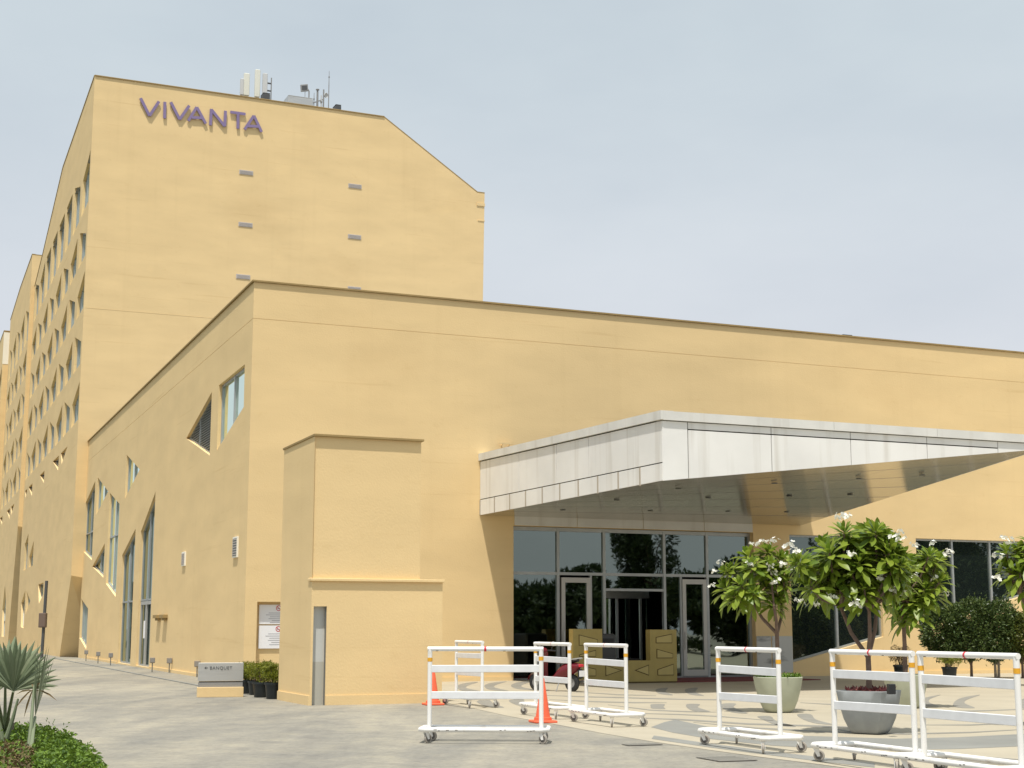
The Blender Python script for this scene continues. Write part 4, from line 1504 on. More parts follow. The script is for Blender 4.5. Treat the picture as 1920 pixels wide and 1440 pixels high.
for x in (0.0, 1.22):
    ty = MB().lathe((x, -.05, .22), [(.12, .0), (.19, .0), (.22, .02), (.225, .05), (.22, .08), (.19, .10), (.12, .10)], 22, axis=(0, 1, 0), cap0=False, cap1=False)
    wh = sl_('wheel', ty, 'black')
    sl_('rim', MB().lathe((x, -.035, .22), [(.03, 0), (.125, .0), (.125, .07), (.03, .07)], 16, axis=(0, 1, 0)), 'grey_mid', wh)
bdy = MB()
secs = [(-.28, .66, .06, .05), (-.2, .62, .13, .10), (.0, .58, .17, .17), (.22, .52, .17, .2), (.42, .42, .15, .16), (.55, .34, .12, .08), (.75, .28, .14, .05), (.95, .30, .14, .06), (1.0, .34, .1, .08)]
bdy.loft([[(x, ry * math.cos(a), z + rz * math.sin(a)) for a in [2 * math.pi * j / 12 for j in range(12)]] for x, z, ry, rz in secs], True, True)
sl_('body', bdy, 'maroon')
sh = MB()
sh.loft([[(.98 + .02 * (1 - abs(y) / .2), y, .28), (1.0 + .05 * (1 - abs(y) / .2), y, .55), (.95 + .06 * (1 - abs(y) / .2), y * .8, .82), (.9, y * .5, .98)] for y in (-.2, -.1, 0, .1, .2)], closed=False)
sl_('leg_shield', sh, 'maroon')
sl_('front_mudguard', MB().loft([[(1.22 + .25 * math.cos(a), y, .22 + .25 * math.sin(a)) for a in [.2 + 2.4 * i / 8 for i in range(9)]] for y in (-.08, 0, .08)], closed=False), 'maroon')
st = MB()
st.loft([[(x, hw_ * math.cos(a), z + .05 * math.sin(a)) for a in [2 * math.pi * j / 12 for j in range(12)]] for x, z, hw_ in ((-.2, .80, .06), (-.1, .79, .13), (.15, .77, .15), (.4, .74, .13), (.5, .74, .06))], True, True)
sl_('seat', st, 'black')
sl_('fork', MB().tube([(1.22, .07, .22), (1.12, .07, .5), (.95, .02, .98)], .025, 8), 'grey_mid')
hb = sl_('handlebar', MB().tube([(.84, -.33, 1.02), (.92, -.15, 1.03), (.93, 0, 1.0), (.92, .15, 1.03), (.84, .33, 1.02)], .018, 8), 'black')
sl_('headlamp_cowl', ell(.98, 1.02, .11, .12, .09), 'maroon', hb)
for s_ in (-1, 1):
    sl_('mirror_stalk', MB().tube([(.88, s_ * .2, 1.02), (.88, s_ * .26, 1.15)], .007, 6), 'black', hb)
    sl_('mirror', MB().lathe((.88, s_ * .28, 1.2), [(.05, 0), (.065, .01), (.05, .02)], 12, axis=(-1, 0, .1)), 'steel', hb)
sl_('tail_lamp', MB().box((-.30, 0, .66), .025, .08, .035, ch=.01), 'tape_red')
sl_('number_plate', MB().box((-.33, 0, .46), .008, .1, .075), 'sign_white')
sl_('rear_mudguard', MB().box((-.27, 0, .45), .05, .06, .12, ch=.02), 'black')
sl_('grab_rail', MB().tube([(.0, -.14, .80), (-.25, -.12, .84), (-.32, 0, .85), (-.25, .12, .84), (.0, .14, .80)], .014, 8), 'steel')
sl_('exhaust', MB().tube([(-.3, -.16, .26), (-.05, -.16, .24), (.25, -.14, .2)], [.05, .05, .03], 10), 'steel')
sl_('stand', MB().tube([(.35, .1, .25), (.3, .28, .012)], .014, 6), 'grey_mid')
sl_('badge', MB().box((.1, -.178, .6), .09, .004, .014), 'steel', smooth=False)


# ------------------------------------------------------------------ plants
def leaf(mb_, base, d, n, L, W, droop=.25, fold=.25, seg=4):
    """one leaf blade: tapered, folded along its midrib, bending over"""
    d, n = Vector(d).normalized(), Vector(n).normalized()
    s_ = d.cross(n).normalized()
    rows = []
    for i in range(seg + 1):
        t = i / seg
        w_ = W * (math.sin(math.pi * ((t ** 1.25) * (.93 if seg >= 5 else 1))) * .92 + .08) * ((0.02 if seg < 5 else .30) if i == seg else 1) * (.35 if i == 0 else 1)
        c = Vector(base) + d * L * t - Vector((0, 0, 1)) * droop * L * t * t
        rows.append([c - s_ * w_ / 2 + n * fold * w_, c, c + s_ * w_ / 2 + n * fold * w_])
    mb_.loft(rows, closed=False)


def rosette_mesh(seed):
    rnd = random.Random(seed)
    mb_ = MB()
    n = rnd.randint(26, 32)
    for i in range(n):
        k = i / n
        az = i * 2.39996 + rnd.uniform(-.2, .2)
        el = math.radians(72 - 92 * k + rnd.uniform(-9, 9))
        d = Vector((math.cos(az) * math.cos(el), math.sin(az) * math.cos(el), math.sin(el)))
        nn = Vector((-math.cos(az) * math.sin(el), -math.sin(az) * math.sin(el), math.cos(el)))
        L = (.20 + .17 * min(1, k * 1.6)) * rnd.uniform(.85, 1.12)
        leaf(mb_, d * .02 - Vector((0, 0, .12 * k)), d, nn, L, L * .30, droop=.10 + .28 * k * rnd.uniform(.6, 1.6), fold=.10, seg=6)
    return mb_.mesh('leaf_cluster', 'leaf_frangipani', smooth=True)


ROS = [rosette_mesh(i) for i in range(6)]


def flower_mesh(seed):
    rnd = random.Random(seed)
    mb_ = MB()
    for f in range(rnd.randint(5, 8)):
        c = Vector((rnd.uniform(-.08, .08), rnd.uniform(-.08, .08), rnd.uniform(-.02, .07)))
        nrm = (Vector((rnd.uniform(-1, 1), rnd.uniform(-1, 1), rnd.uniform(.3, 1.2)))).normalized()
        u = nrm.orthogonal().normalized()
        v = nrm.cross(u)
        for p in range(5):
            a = p * 2 * math.pi / 5
            d = u * math.cos(a) + v * math.sin(a)
            s_ = nrm.cross(d)
            L = .042
            mb_.add([c, c + d * L * .6 - s_ * .016 + nrm * .008, c + d * L + nrm * .014, c + d * L * .6 + s_ * .018 + nrm * .006], [(0, 1, 2, 3)])
    return mb_.mesh('flower_cluster', 'petal')


FLO = [flower_mesh(i + 50) for i in range(4)]


def superring(r, z, n, e, rot=0.0):
    out = []
    for i in range(n):
        a = 2 * math.pi * i / n
        ca, sa = math.cos(a), math.sin(a)
        k = (abs(ca) ** e + abs(sa) ** e) ** (-1 / e)
        x, y = r * k * ca, r * k * sa
        out.append((x * math.cos(rot) - y * math.sin(rot), x * math.sin(rot) + y * math.cos(rot), z))
    return out


def planter_part(root, rtop, h, e, rot, m, soil=True, rbot=.55):
    pr = []
    for k, z in ((rbot * .86, 0), (rbot, .015), (rbot + .10, h * .12), (rbot + .24, h * .35), (.93, h * .72), (1.0, h), (.985, h + .01), (.90, h + .005), (.88, h - .09)):
        pr.append(superring(rtop * k, z, 40, e, rot))
    pm = MB().loft(pr, True, False)
    po = loc('planter', pm.mesh('planter', m, smooth=True), root)
    loc('soil', MB().add(superring(rtop * .89, h - .08, 40, e, rot), [tuple(range(40))]).mesh('soil', 'soil'), po)
    return po


def frangipani(label, pos, tips, flowers, fork_z, rnd_seed, planter=None, spread=.55, scale=1.0, nforks=3):
    rnd = random.Random(rnd_seed)
    th_ = thing('frangipani_tree', label, 'potted tree', (pos.x, pos.y, .008), 0, 'potted frangipani trees')
    base = Vector((pos.x, pos.y, 0))
    if planter:
        planter_part(th_, *planter)
    h0 = planter[1] - .1 if planter else 0.0
    fork = Vector((0.01, 0, fork_z))
    pts3 = []
    for x, y in tips:
        Y = pos.y + rnd.uniform(-spread, spread)
        pts3.append(at(x, y, Y) - base)
    tr = MB()
    tr.tube([(0, 0, h0), (.012, 0, (h0 + fork_z) / 2), fork], [.052, .042, .04], 10)
    cx = sum((p for p in pts3), Vector()) / len(pts3)
    forks = []
    for i in range(nforks):
        a = 2 * math.pi * (i + .3) / nforks
        f2 = fork + Vector((math.cos(a) * .34, math.sin(a) * .30, (cx.z - fork_z) * .52 + rnd.uniform(-.08, .08))) + Vector((cx.x, cx.y, 0)) * .45
        mid = fork.lerp(f2, .5) + Vector((math.cos(a) * .05, math.sin(a) * .05, -.03))
        tr.tube([fork - Vector((0, 0, .03)), mid, f2], [.036, .03, .026], 8)
        forks.append(f2)
    for p in pts3:
        f2 = min(forks, key=lambda f_: (f_ - p).length)
        mid = f2.lerp(p, .5) + Vector((p.x - f2.x, p.y - f2.y, 0)) * .12 - Vector((0, 0, .05))
        tr.tube([f2, mid, p], [.022, .018, .015], 6)
    loc('trunk', tr.mesh('trunk', 'bark', smooth=True), th_)
    for p in pts3:
        out = Vector((p.x - cx.x, p.y - cx.y, .45)).normalized()
        q_ = Vector((0, 0, 1)).lerp(out, .55).normalized().to_track_quat('Z', 'Y').to_matrix().to_4x4()
        loc('leaf_cluster', rnd.choice(ROS), th_, Matrix.Translation(p) @ q_ @ Matrix.Rotation(rnd.uniform(0, 6.3), 4, 'Z') @ Matrix.Scale(scale * rnd.uniform(.85, 1.12), 4))
    for p in pts3:
        if rnd.random() < .35:
            continue
        q_ = p + Vector((rnd.uniform(-.2, .2), rnd.uniform(-.2, .2), rnd.uniform(-.16, .06)))
        out = Vector((q_.x - cx.x, q_.y - cx.y, .25)).normalized()
        m_ = Vector((0, 0, 1)).lerp(out, .8).normalized().to_track_quat('Z', 'Y').to_matrix().to_4x4()
        loc('leaf_cluster', rnd.choice(ROS), th_, Matrix.Translation(q_) @ m_ @ Matrix.Rotation(rnd.uniform(0, 6.3), 4, 'Z') @ Matrix.Scale(scale * rnd.uniform(.6, .9), 4))
    for x, y in flowers:
        Y = pos.y - spread * rnd.uniform(.6, 1.15)
        p = at(x, y, Y) - base
        loc('flower_cluster', rnd.choice(FLO), th_, Matrix.Translation(p) @ Matrix.Rotation(rnd.uniform(0, 6.3), 4, 'Z') @ Matrix.Scale(rnd.uniform(.75, 1.1), 4))['kind'] = 'stuff'
    return th_


rnd = random.Random(11)
tipsA = [(1440, 1036), (1403, 1042), (1372, 1070), (1400, 1075), (1430, 1080), (1360, 1103), (1390, 1097), (1420, 1112), (1397, 1122), (1467, 1050), (1463, 1076),
         (1374, 1118), (1437, 1102), (1486, 1060), (1465, 1108), (1450, 1130), (1410, 1060), (1445, 1062), (1470, 1090)]
floA = [(1411, 1022), (1437, 1018), (1453, 1016), (1404, 1060), (1443, 1063), (1465, 1060), (1457, 1093), (1351, 1058), (1337, 1073), (1337, 1100), (1485, 1068), (1447, 1076), (1425, 1020)]
tA = frangipani('frangipani tree with white flowers in a pale green bowl planter', gnd(1460, 1336), tipsA, floA, 1.52, 5,
                (.44, .66, 3.0, .2, 'planter_green'), .42, 1.0)
tipsB = [(1497, 1055), (1528, 1084), (1518, 1100), (1545, 1024), (1555, 1036), (1583, 998), (1628, 1004), (1597, 1072), (1588, 1086), (1628, 1080), (1570, 1045), (1603, 1035),
         (1642, 998), (1635, 1060), (1667, 1036), (1687, 1046), (1675, 1062), (1693, 1085), (1650, 1092), (1537, 1108), (1560, 1070), (1610, 1055), (1575, 1105), (1655, 1115), (1620, 1105),
         (1517, 1065), (1590, 1020), (1615, 1020), (1660, 1012), (1545, 1060), (1640, 1035), (1700, 1065)]
floB = [(1483, 1025), (1490, 1037), (1573, 972), (1590, 970), (1586, 1047), (1597, 1042), (1557, 1122), (1500, 1130), (1530, 1136), (1612, 1140), (1606, 1134), (1675, 1007), (1690, 1012), (1672, 1107), (1682, 1112), (1655, 1088), (1580, 971), (1683, 1002)]
tB = frangipani('largest frangipani tree, standing in the grey square planter', gnd(1632, 1376), tipsB, floB, 1.18, 8,
                (.40, .64, 9.0, .92, 'planter_grey', True, .56), .5, 1.0)
tipsC = [(1707, 1102), (1693, 1122), (1713, 1125), (1692, 1155), (1742, 1042), (1758, 1050), (1747, 1070), (1763, 1090), (1717, 1055), (1725, 1080), (1735, 1105), (1705, 1140), (1728, 1060), (1677, 1130), (1750, 1110), (1720, 1150), (1690, 1080)]
floC = [(1718, 1026), (1693, 1042), (1775, 1043), (1750, 1021), (1717, 1082), (1752, 1086), (1773, 1116), (1725, 1146), (1712, 1024), (1778, 1036)]
tC = frangipani('frangipani tree behind the grey square planter, half hidden', gnd(1700, 1328), tipsC, floC, 1.95, 9,
                (.42, .66, 3.0, .1, 'planter_green'), .4, 1.08, 2)
tipsD = [(1887, 1036), (1913, 1036), (1890, 1066), (1913, 1074), (1940, 1045), (1950, 1080), (1932, 1014), (1960, 1030), (1925, 1095), (1975, 1060)]
floD = [(1883, 1011), (1870, 1046), (1873, 1086), (1890, 1018)]
tD = frangipani('frangipani crown reaching in from the right picture edge', Vector((8.9, 25.0, 0)), tipsD, floD, 1.5, 12,
                (.42, .66, 3.0, .0, 'planter_green'), .3, .95)


def foliage(mb_, c, r, n, L, W, rnd_, shape=None, bottom=-1.0):
    """leaf-sized faces through a lumpy crown volume, more towards its outside"""
    lumps = [(Vector((rnd_.gauss(0, .55), rnd_.gauss(0, .55), rnd_.gauss(0, .5))), rnd_.uniform(.32, .6)) for _ in range(14)]
    k = 0
    while k < n:
        lc, lr = rnd_.choice(lumps)
        v = Vector((rnd_.gauss(0, 1), rnd_.gauss(0, 1), rnd_.gauss(0, 1))).normalized()
        p = lc + v * lr * rnd_.uniform(.55, 1.02)
        if p.length > 1.12 or p.z < bottom:
            continue
        pos_ = Vector((c[0] + p.x * r[0], c[1] + p.y * r[1], c[2] + p.z * r[2]))
        d = (v + Vector((rnd_.gauss(0, .5), rnd_.gauss(0, .5), rnd_.gauss(0, .4)))).normalized()
        s_ = d.orthogonal().normalized()
        s_ = Matrix.Rotation(rnd_.uniform(0, 6.3), 3, d) @ s_
        l_, w_ = L * rnd_.uniform(.7, 1.3), W * rnd_.uniform(.7, 1.3)
        nn = d.cross(s_)
        mb_.add([pos_, pos_ + d * l_ * .5 + s_ * w_ / 2 + nn * w_ * .15, pos_ + d * l_, pos_ + d * l_ * .5 - s_ * w_ / 2 + nn * w_ * .15], [(0, 1, 2, 3)])
        k += 1


def clipped(mb_, c, r, n, L, W, rnd_):
    """dense clipped crown: leaf faces in the outer shell of a lumpy rounded block"""
    for k in range(n):
        v = Vector((rnd_.gauss(0, 1), rnd_.gauss(0, 1), rnd_.gauss(0, 1))).normalized()
        e_ = 2.5
        q_ = (abs(v.x) ** e_ + abs(v.y) ** e_ + abs(v.z) ** e_) ** (-1 / e_)
        lump = 1 + .12 * math.sin(v.x * 5 + r[0] * 17) * math.cos(v.z * 6 + 1.3 + r[0] * 9) + .10 * math.sin(v.y * 9 + v.x * 11 + r[2] * 13) + (.22 * rnd_.random() if rnd_.random() < .10 else 0)
        p = v * q_ * lump * (1 - .34 * rnd_.random() ** 2)
        pos_ = Vector((c[0] + p.x * r[0], c[1] + p.y * r[1], c[2] + p.z * r[2]))
        d = (v * .8 + Vector((rnd_.gauss(0, .6), rnd_.gauss(0, .6), rnd_.gauss(0, .5)))).normalized()
        s_ = Matrix.Rotation(rnd_.uniform(0, 6.3), 3, d) @ d.orthogonal().normalized()
        l_, w_ = L * rnd_.uniform(.7, 1.4), W * rnd_.uniform(.7, 1.3)
        nn = d.cross(s_)
        mb_.add([pos_, pos_ + d * l_ * .5 + s_ * w_ / 2 + nn * w_ * .15, pos_ + d * l_, pos_ + d * l_ * .5 - s_ * w_ / 2 + nn * w_ * .15], [(0, 1, 2, 3)])


# succulents and herbs in the planters
def tuft(root, name, r, z, n, L, m, seed):
    rnd_ = random.Random(seed)
    mb_ = MB()
    for i in range(n):
        a, q_ = rnd_.uniform(0, 6.3), r * math.sqrt(rnd_.random())
        d = Vector((rnd_.gauss(0, .5), rnd_.gauss(0, .5), 1)).normalized()
        leaf(mb_, (q_ * math.cos(a), q_ * math.sin(a), z), d, d.orthogonal(), L * rnd_.uniform(.5, 1.2), L * .28, .3, .2, 2)
    loc(name, mb_.mesh(name, m), root)['kind'] = 'stuff'


tuft(tA, 'ground_cover', .41, .63, 520, .17, 'leaf_cover', 1)
tuft(tC, 'ground_cover', .38, .60, 120, .10, 'leaf_cover', 2)
tuft(tB, 'succulents', .35, .60, 300, .17, 'leaf_red', 3)
tuft(tD, 'ground_cover', .38, .60, 100, .10, 'leaf_cover', 4)
fl_c = at(1671, 1292, 22.65)
fl = thing('floodlight', 'small black floodlight in the grey square planter', 'floodlight', (fl_c.x, fl_c.y, .58))
put(MB().box((fl_c.x, fl_c.y, fl_c.z), .055, .05, .075, (.95, .2, 0), (-.2, .95, 0), ch=.008), 'housing', 'black', fl)
put(MB().span((fl_c.x, fl_c.y + .03, .56), (fl_c.x, fl_c.y + .03, fl_c.z), .01, .01), 'stake', 'black', fl)

# clipped shrubs before the right windows
for i, (x, ztop, zbot, rx, m, lab) in enumerate(((1775, 2.25, .75, .66, 'leaf_hedge', 'leftmost dark green clipped shrub by the right window'),
                                                (1822, 2.45, .72, .74, 'leaf_hedge', 'tall dark green clipped shrub under the window bar'),
                                                (1870, 2.42, .70, .70, 'leaf_hedge', 'dark green clipped shrub on two pale trunks'),
                                                (1918, 2.05, .75, .62, 'leaf_hedge_warm', 'yellowish clipped shrub at the right picture edge'))):
    p = gnd(x, 1272)
    th = thing('clipped_shrub', lab, 'shrub', (p.x, p.y, .004), 0, 'clipped shrubs by the right window')
    rn = random.Random(20 + i)
    f = MB()
    clipped(f, (0, 0, (ztop + zbot) / 2), (rx, .6, (ztop - zbot) / 2), 9000, .10, .05, rn)
    loc('crown', f.mesh('crown', m), th)
    tr = MB()
    for s_ in ((-.05, .05) if i == 2 else (0,)):
        tr.tube([(s_, 0, 0), (s_ * 1.2 + .01, 0, .5), (s_ * 2, 0, zbot + .3)], [.05, .04, .03], 8)
        tr.tube([(s_, 0, .4), (s_ + .12, 0.05, .75), (s_ + .25, .05, zbot + .3)], [.03, .025, .02], 6)
        tr.tube([(s_, 0, .42), (s_ - .14, 0.0, .75), (s_ - .25, .05, zbot + .3)], [.03, .025, .02], 6)
    loc('trunk', tr.mesh('trunk', 'bark_grey' if i == 2 else 'bark', smooth=True), th)
    sk = MB()
    foliage(sk, (0, 0, .68), (.28, .25, .25), 350, .07, .035, rn)
    loc('lower_sprigs', sk.mesh('lower_sprigs', m), th)['kind'] = 'stuff'


# potted bushes
def potted_bush(label, p, rpot, hpot, rb, hb_, seed, n=2600, m='leaf_yellow', potm='black_pot'):
    th_ = thing('potted_bush', label, 'potted plant', (p.x, p.y, 0.004), 0, 'bushes in black plastic pots')
    po = loc('pot', MB().lathe((0, 0, 0), [(rpot * .76, 0), (rpot * .80, .02), (rpot * .96, hpot * .86), (rpot * 1.05, hpot * .87), (rpot * 1.05, hpot), (rpot * .95, hpot), (rpot * .93, hpot - .05)], 22, cap1=False).mesh('pot', potm, smooth=True), th_)
    loc('soil', MB().lathe((0, 0, hpot - .06), [(rpot * .93, 0), (.001, .005)], 22, cap0=False).mesh('soil', 'soil'), po)
    rn = random.Random(seed)
    f = MB()
    foliage(f, (0, 0, hpot + hb_ * .52), (rb, rb, hb_ * .52), n, .075, .016, rn)
    loc('foliage', f.mesh('foliage', m), th_)
    tr = MB()
    for k in range(6):
        a = k * 1.05
        tr.tube([(.02 * math.cos(a), .02 * math.sin(a), hpot - .08), (rb * .25 * math.cos(a), rb * .25 * math.sin(a), hpot + hb_ * .3), (rb * .5 * math.cos(a), rb * .5 * math.sin(a), hpot + hb_ * .65)], [.012, .01, .006], 6)
    loc('stem', tr.mesh('stem', 'bark'), th_)
    return th_


potted_bush('leftmost yellow green bush in a black pot, partly behind the direction sign', gnd(462, 1300.5), .2, .33, .30, .42, 31)
potted_bush('second yellow green bush in a black pot, behind the two front ones', gnd(480, 1303), .2, .33, .30, .46, 32)
potted_bush('yellow green bush in the largest black pot, middle of the front pots', gnd(491, 1307.5), .23, .35, .30, .50, 33)
potted_bush('yellow green bush in a black pot touching the kiosk wall', gnd(513, 1310.5), .21, .37, .27, .45, 34)
potted_bush('straw coloured bush in a black pot under the bare frangipani trunk', gnd(1690, 1271.5), .24, .42, .36, .6, 35, 1600, 'leaf_dry')
potted_bush('small yellowish bush in a black pot under the clipped shrubs', gnd(1781, 1273.5), .24, .38, .36, .45, 36, 1500)

# ------------------------------------------------------------------ planting bed and palm, left foreground
bedpx = [(-60, 1384), (0, 1381), (30, 1376), (60, 1377), (100, 1384), (130, 1397), (158, 1420), (186, 1446), (200, 1470), (-120, 1470), (-140, 1420)]
bp = [gnd(*q) for q in bedpx]
bed = put(MB().prism([Vector((v.x, v.y, .0)) for v in bp], (0, 0, .04)), 'planting_bed', 'bed_soil')
bed['kind'] = 'structure'
rn = random.Random(77)
poly2 = [(v.x, v.y) for v in bp]
cv, dry = MB(), MB()
xs, ys = [p[0] for p in poly2], [p[1] for p in poly2]
cnt = 0
while cnt < 9000:
    x, y = rn.uniform(min(xs), max(xs)), rn.uniform(min(ys), max(ys))
    if not inside((x, y), poly2):
        continue
    px_ = 960 + x / y * 2837
    dryzone = px_ < 78 and y < 20.4
    hgt = .04 + (.13 if not dryzone else .08) * rn.random() ** .8
    d = Vector((rn.gauss(0, .8), rn.gauss(0, .8), rn.uniform(.1, 1))).normalized()
    (dry if dryzone and rn.random() < .75 else cv).add([], [])
    leaf(dry if dryzone and rn.random() < .7 else cv, (x, y, hgt), d, d.orthogonal(), rn.uniform(.05, .10), rn.uniform(.035, .06), .3, .1, 2)
    cnt += 1
for k in range(60):
    x, y = rn.uniform(min(xs), max(xs)), rn.uniform(min(ys), max(ys))
    if inside((x, y), poly2):
        for j in range(5):
            d = Vector((rn.gauss(0, .5), rn.gauss(0, .5), 1)).normalized()
            leaf(cv, (x + rn.gauss(0, .03), y, .15 + .03 * j), d, d.orthogonal(), .06, .03, .2, .1, 2)
o = cv.build('ground_cover', 'leaf_cover', kind='stuff')
tag(o, 'bright green leafy ground cover filling the corner bed', 'ground cover')
o = dry.build('dry_leaves', 'leaf_dry', kind='stuff')
tag(o, 'brownish dry leaves and grass at the lower left corner', 'dry leaves')


def fan(root, hub, d, n, R, spread, nl, seed, petiole_from, m='leaf_palm', fold=.35):
    """one palm leaf: petiole (part) with its fan of narrow folded blades joined at the hub"""
    rn_ = random.Random(seed)
    d, n = Vector(d).normalized(), Vector(n).normalized()
    s_ = d.cross(n).normalized()
    mb_ = MB()
    for i in range(nl):
        k = (i / (nl - 1) - .5) * 2
        a = k * spread
        dd = d * math.cos(a) + s_ * math.sin(a) + n * rn_.uniform(-.16, .16) + s_ * rn_.uniform(-.04, .04)
        dd.normalize()
        L = R * (1 - .22 * abs(k) ** 2) * rn_.uniform(.9, 1.06)
        w_ = L * spread * 2 / nl * rn_.uniform(1.05, 1.4)
        side = dd.cross(n).normalized()
        rows = []
        for j in range(6):
            t = j / 5
            ww = w_ * (t * 1.7 if t < .55 else .93 * (1 - (t - .55) / .45) ** .8) + .004
            c = Vector(hub) + dd * L * t - Vector((0, 0, 1)) * .10 * L * t * t * (1 + abs(k))
            rows.append([c - side * ww / 2, c + n * fold * ww * .5, c + side * ww / 2])
        mb_.loft(rows, closed=False)
    lf = loc('palm_leaf', mb_.mesh('palm_leaf', m, smooth=False), root)
    pf = Vector(petiole_from)
    mid = pf.lerp(Vector(hub), .5) + Vector((0, 0, .03))
    loc('petiole', MB().tube([pf, mid, hub], [.032, .024, .017], 8).mesh('petiole', 'leaf_palm', smooth=True), lf)
    return lf


PY = 20.6
pb_ = gnd(8, 1392)
palm = thing('fan_palm', 'grey green fan palm with spiky leaves in the left corner bed', 'palm', (pb_.x, pb_.y, .05))


def pl(x, y, Y):
    return at(x, y, Y) - Vector((pb_.x, pb_.y, .05))


fr_ = (0, 0, .05)
fan(palm, pl(25, 1296, 20.6), (.10, -.15, 1), (.1, -1, -.05), .80, 1.15, 24, 1, fr_)
fan(palm, pl(-8, 1300, 20.9), (-.4, .1, 1), (.2, -1, .1), .85, 1.1, 22, 2, fr_)
fan(palm, pl(66, 1344, 20.0), (.04, .05, 1), (1, .25, -.05), 1.05, .42, 13, 3, pl(56, 1425, 19.4) * 1.0)
fan(palm, pl(10, 1285, 21.4), (.15, .5, .9), (.2, -.8, .5), .8, 1.2, 22, 4, fr_)
fan(palm, pl(-40, 1320, 20.2), (-.9, -.1, .6), (.1, -1, .3), .8, 1.1, 20, 5, fr_)
stp = MB()
stp.tube([(0, 0, -.02), (0, 0, .14), (.01, 0, .3)], [.11, .09, .05], 10)
for i in range(7):
    a = i * .9
    stp.tube([(.07 * math.cos(a), .07 * math.sin(a), 0), (.12 * math.cos(a), .10 * math.sin(a), .22)], [.035, .015], 6)
loc('trunk', stp.mesh('trunk', 'bark_grey', smooth=True), palm)
ptm = MB()
for x0, y0, x1, y1 in ((50, 1440, 64, 1285), (12, 1385, 34, 1310), (6, 1392, -10, 1330)):
    a, b_ = pl(x0, y0, 19.6 if x0 == 50 else 20.4), pl(x1, y1, 20.0 if x0 == 50 else 20.4)
    ptm.tube([a, a.lerp(b_, .5) + Vector((.01, 0, .01)), b_], [.035, .026, .014], 7)
loc('dead_petiole', ptm.mesh('dead_petiole', 'leaf_palm', smooth=True), palm)
dl = MB()
for i in range(6):
    a = pl(64 + i * .6, 1288 + 3 * i, 20.0)
    leaf(dl, a, (random.uniform(-.6, .6), .1, -.4 + .2 * i), (0, -1, .2), .3, .03, .5, .2, 3)
loc('withered_blade', dl.mesh('withered_blade', 'leaf_dry'), palm)

# ------------------------------------------------------------------ path lights along the hall's left wall
for i, (x, y, lab) in enumerate(((161, 1240.5, 'farthest small path light at the foot of the left wall'), (183.5, 1245, 'second farthest small path light, before the tall windows'),
                                 (207, 1248.5, 'small path light just beyond the tall glazed windows'), (285, 1261.5, 'small path light right of the glazed side door'),
                                 (317, 1262.5, 'small path light under the two wall lamps'), (369, 1271, 'small path light half hidden by the direction sign'))):
    p = gnd(x, y)
    th = thing('path_light', lab, 'path light', (p.x, p.y, 0), math.atan2(dL.y, dL.x), 'path lights along the left wall')
    loc('stake', MB().tube([(0, 0, 0), (0, 0, .36)], .02, 6).mesh('stake', 'alu_dark'), th)
    loc('head', MB().box((0.02, 0, .45), .05, .09, .10, ch=.012).mesh('head', 'box_tan'), th)
    loc('lens', MB().box((-.032, 0, .45), .004, .07, .075).mesh('lens', 'grey_mid'), th)
# sign post near the tower foot
p = gnd(78, 1236)
th = thing('sign_post', 'slim dark post with square box by the tower foot', 'post', (p.x, p.y, 0))
tz = at(81, 1089, p.y).z
loc('pole', MB().tube([(0, 0, 0), (.03, 0, tz * .5), (.06, 0, tz)], .085, 8).mesh('pole', 'grey_dark'), th)
bz = at(80, 1163, p.y).z
bx_ = loc('box', MB().box((-.02, -.05, bz), .19, .13, .38, ch=.02).mesh('box', 'box_brown'), th)
loc('box_door', MB().box((-.02, -.185, bz), .15, .006, .33).mesh('box_door', 'box_brown'), bx_)

# ------------------------------------------------------------------ drains in the driveway
for (x, y, wx, wy, lab) in ((1362, 1424, .26, .32, 'square slotted drain cover before the green planter barrier'), (1204, 1397, .26, .12, 'narrow dark drain slot between the barriers')):
    p = gnd(x, y)
    th = thing('drain_cover', lab, 'drain', (p.x, p.y, .006), .35)
    loc('pit', MB().box((0, 0, .002), wx, wy, .002).mesh('pit', 'chip'), th)
    for i in range(6):
        loc('bar', MB().box((0, -wy + (i + .5) * wy / 3, .006), wx, wy / 11, .003).mesh('bar', 'inlay_grey'), th)


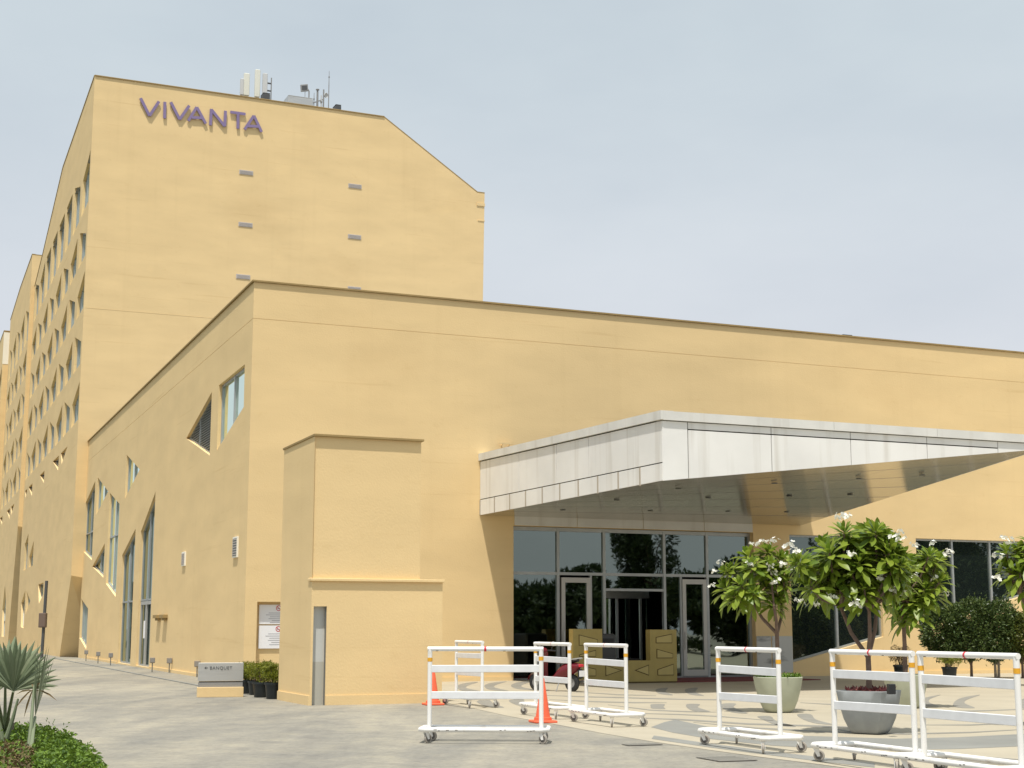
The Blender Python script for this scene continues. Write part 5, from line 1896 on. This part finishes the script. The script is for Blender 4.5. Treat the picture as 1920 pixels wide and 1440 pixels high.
# ------------------------------------------------------------------ greenery across the road (it shows in the glass)
def crown(mb_, x, y, h, r, seed, n, L=.3, low=.0):
    rn_ = random.Random(seed)
    foliage(mb_, (x, y, low + (h - low) * .5), (r, r, (h - low) * .5), n, L, L * .5, rn_)


belt = MB()
for i, (x, y, h, r) in enumerate(((29, 13, 4.6, 2.8), (33, 10, 5.0, 3.0), (36, 15, 4.8, 2.8), (40, 17, 5.2, 2.8), (38, 9, 5.2, 3.0), (43, 22, 5.4, 2.8), (46, 16, 5.4, 2.8),
                                  (48, 25, 6.0, 2.8), (51, 21, 6.2, 3.0), (54, 29, 8.6, 3.2), (58, 26, 9.0, 3.4), (58, 34, 9.6, 3.4), (63, 31, 9.8, 3.6), (64, 40, 9.6, 3.6), (69, 36, 9.8, 3.6), (26, 8, 4.6, 2.8))):
    crown(belt, x, y, h, r, 100 + i, 6500, .42)
o = belt.build('tree_belt', 'leaf_dark', kind='stuff')
tag(o, 'belt of dark leafy trees across the road, mirrored in the entrance glass', 'trees')
belt = MB()
for i, (x, y, h, r) in enumerate(((-40, 92, 6.0, 3.0), (-44, 99, 6.5, 3.2), (-49, 107, 7.0, 3.4), (-54, 116, 7.5, 3.6), (-60, 126, 8.0, 4.0))):
    crown(belt, x, y, h, r, 140 + i, 4000, .5)
o = belt.build('tree_belt', 'leaf_dark', kind='stuff')
tag(o, 'belt of dark trees out of view at the left, mirrored in the side windows', 'trees')
tt = thing('roadside_tree', 'single tall dark tree mirrored in the middle entrance panes', 'tree', (44.5, 18.5, 0))
f = MB()
crown(f, 0, 0, 10.8, 2.1, 171, 8000, .28, 3.5)
loc('crown', f.mesh('crown', 'leaf_dark'), tt)
t2 = MB().tube([(0, 0, 0), (.1, 0, 3), (.0, .1, 6.5)], [.22, .18, .08], 8)
for k in range(6):
    a = k * 1.3
    t2.tube([(.08, 0, 3 + k * .3), (.8 * math.cos(a), .8 * math.sin(a), 4.8 + k * .3), (1.4 * math.cos(a), 1.4 * math.sin(a), 6.3 + k * .3)], [.09, .06, .03], 6)
loc('trunk', t2.mesh('trunk', 'bark', smooth=True), tt)
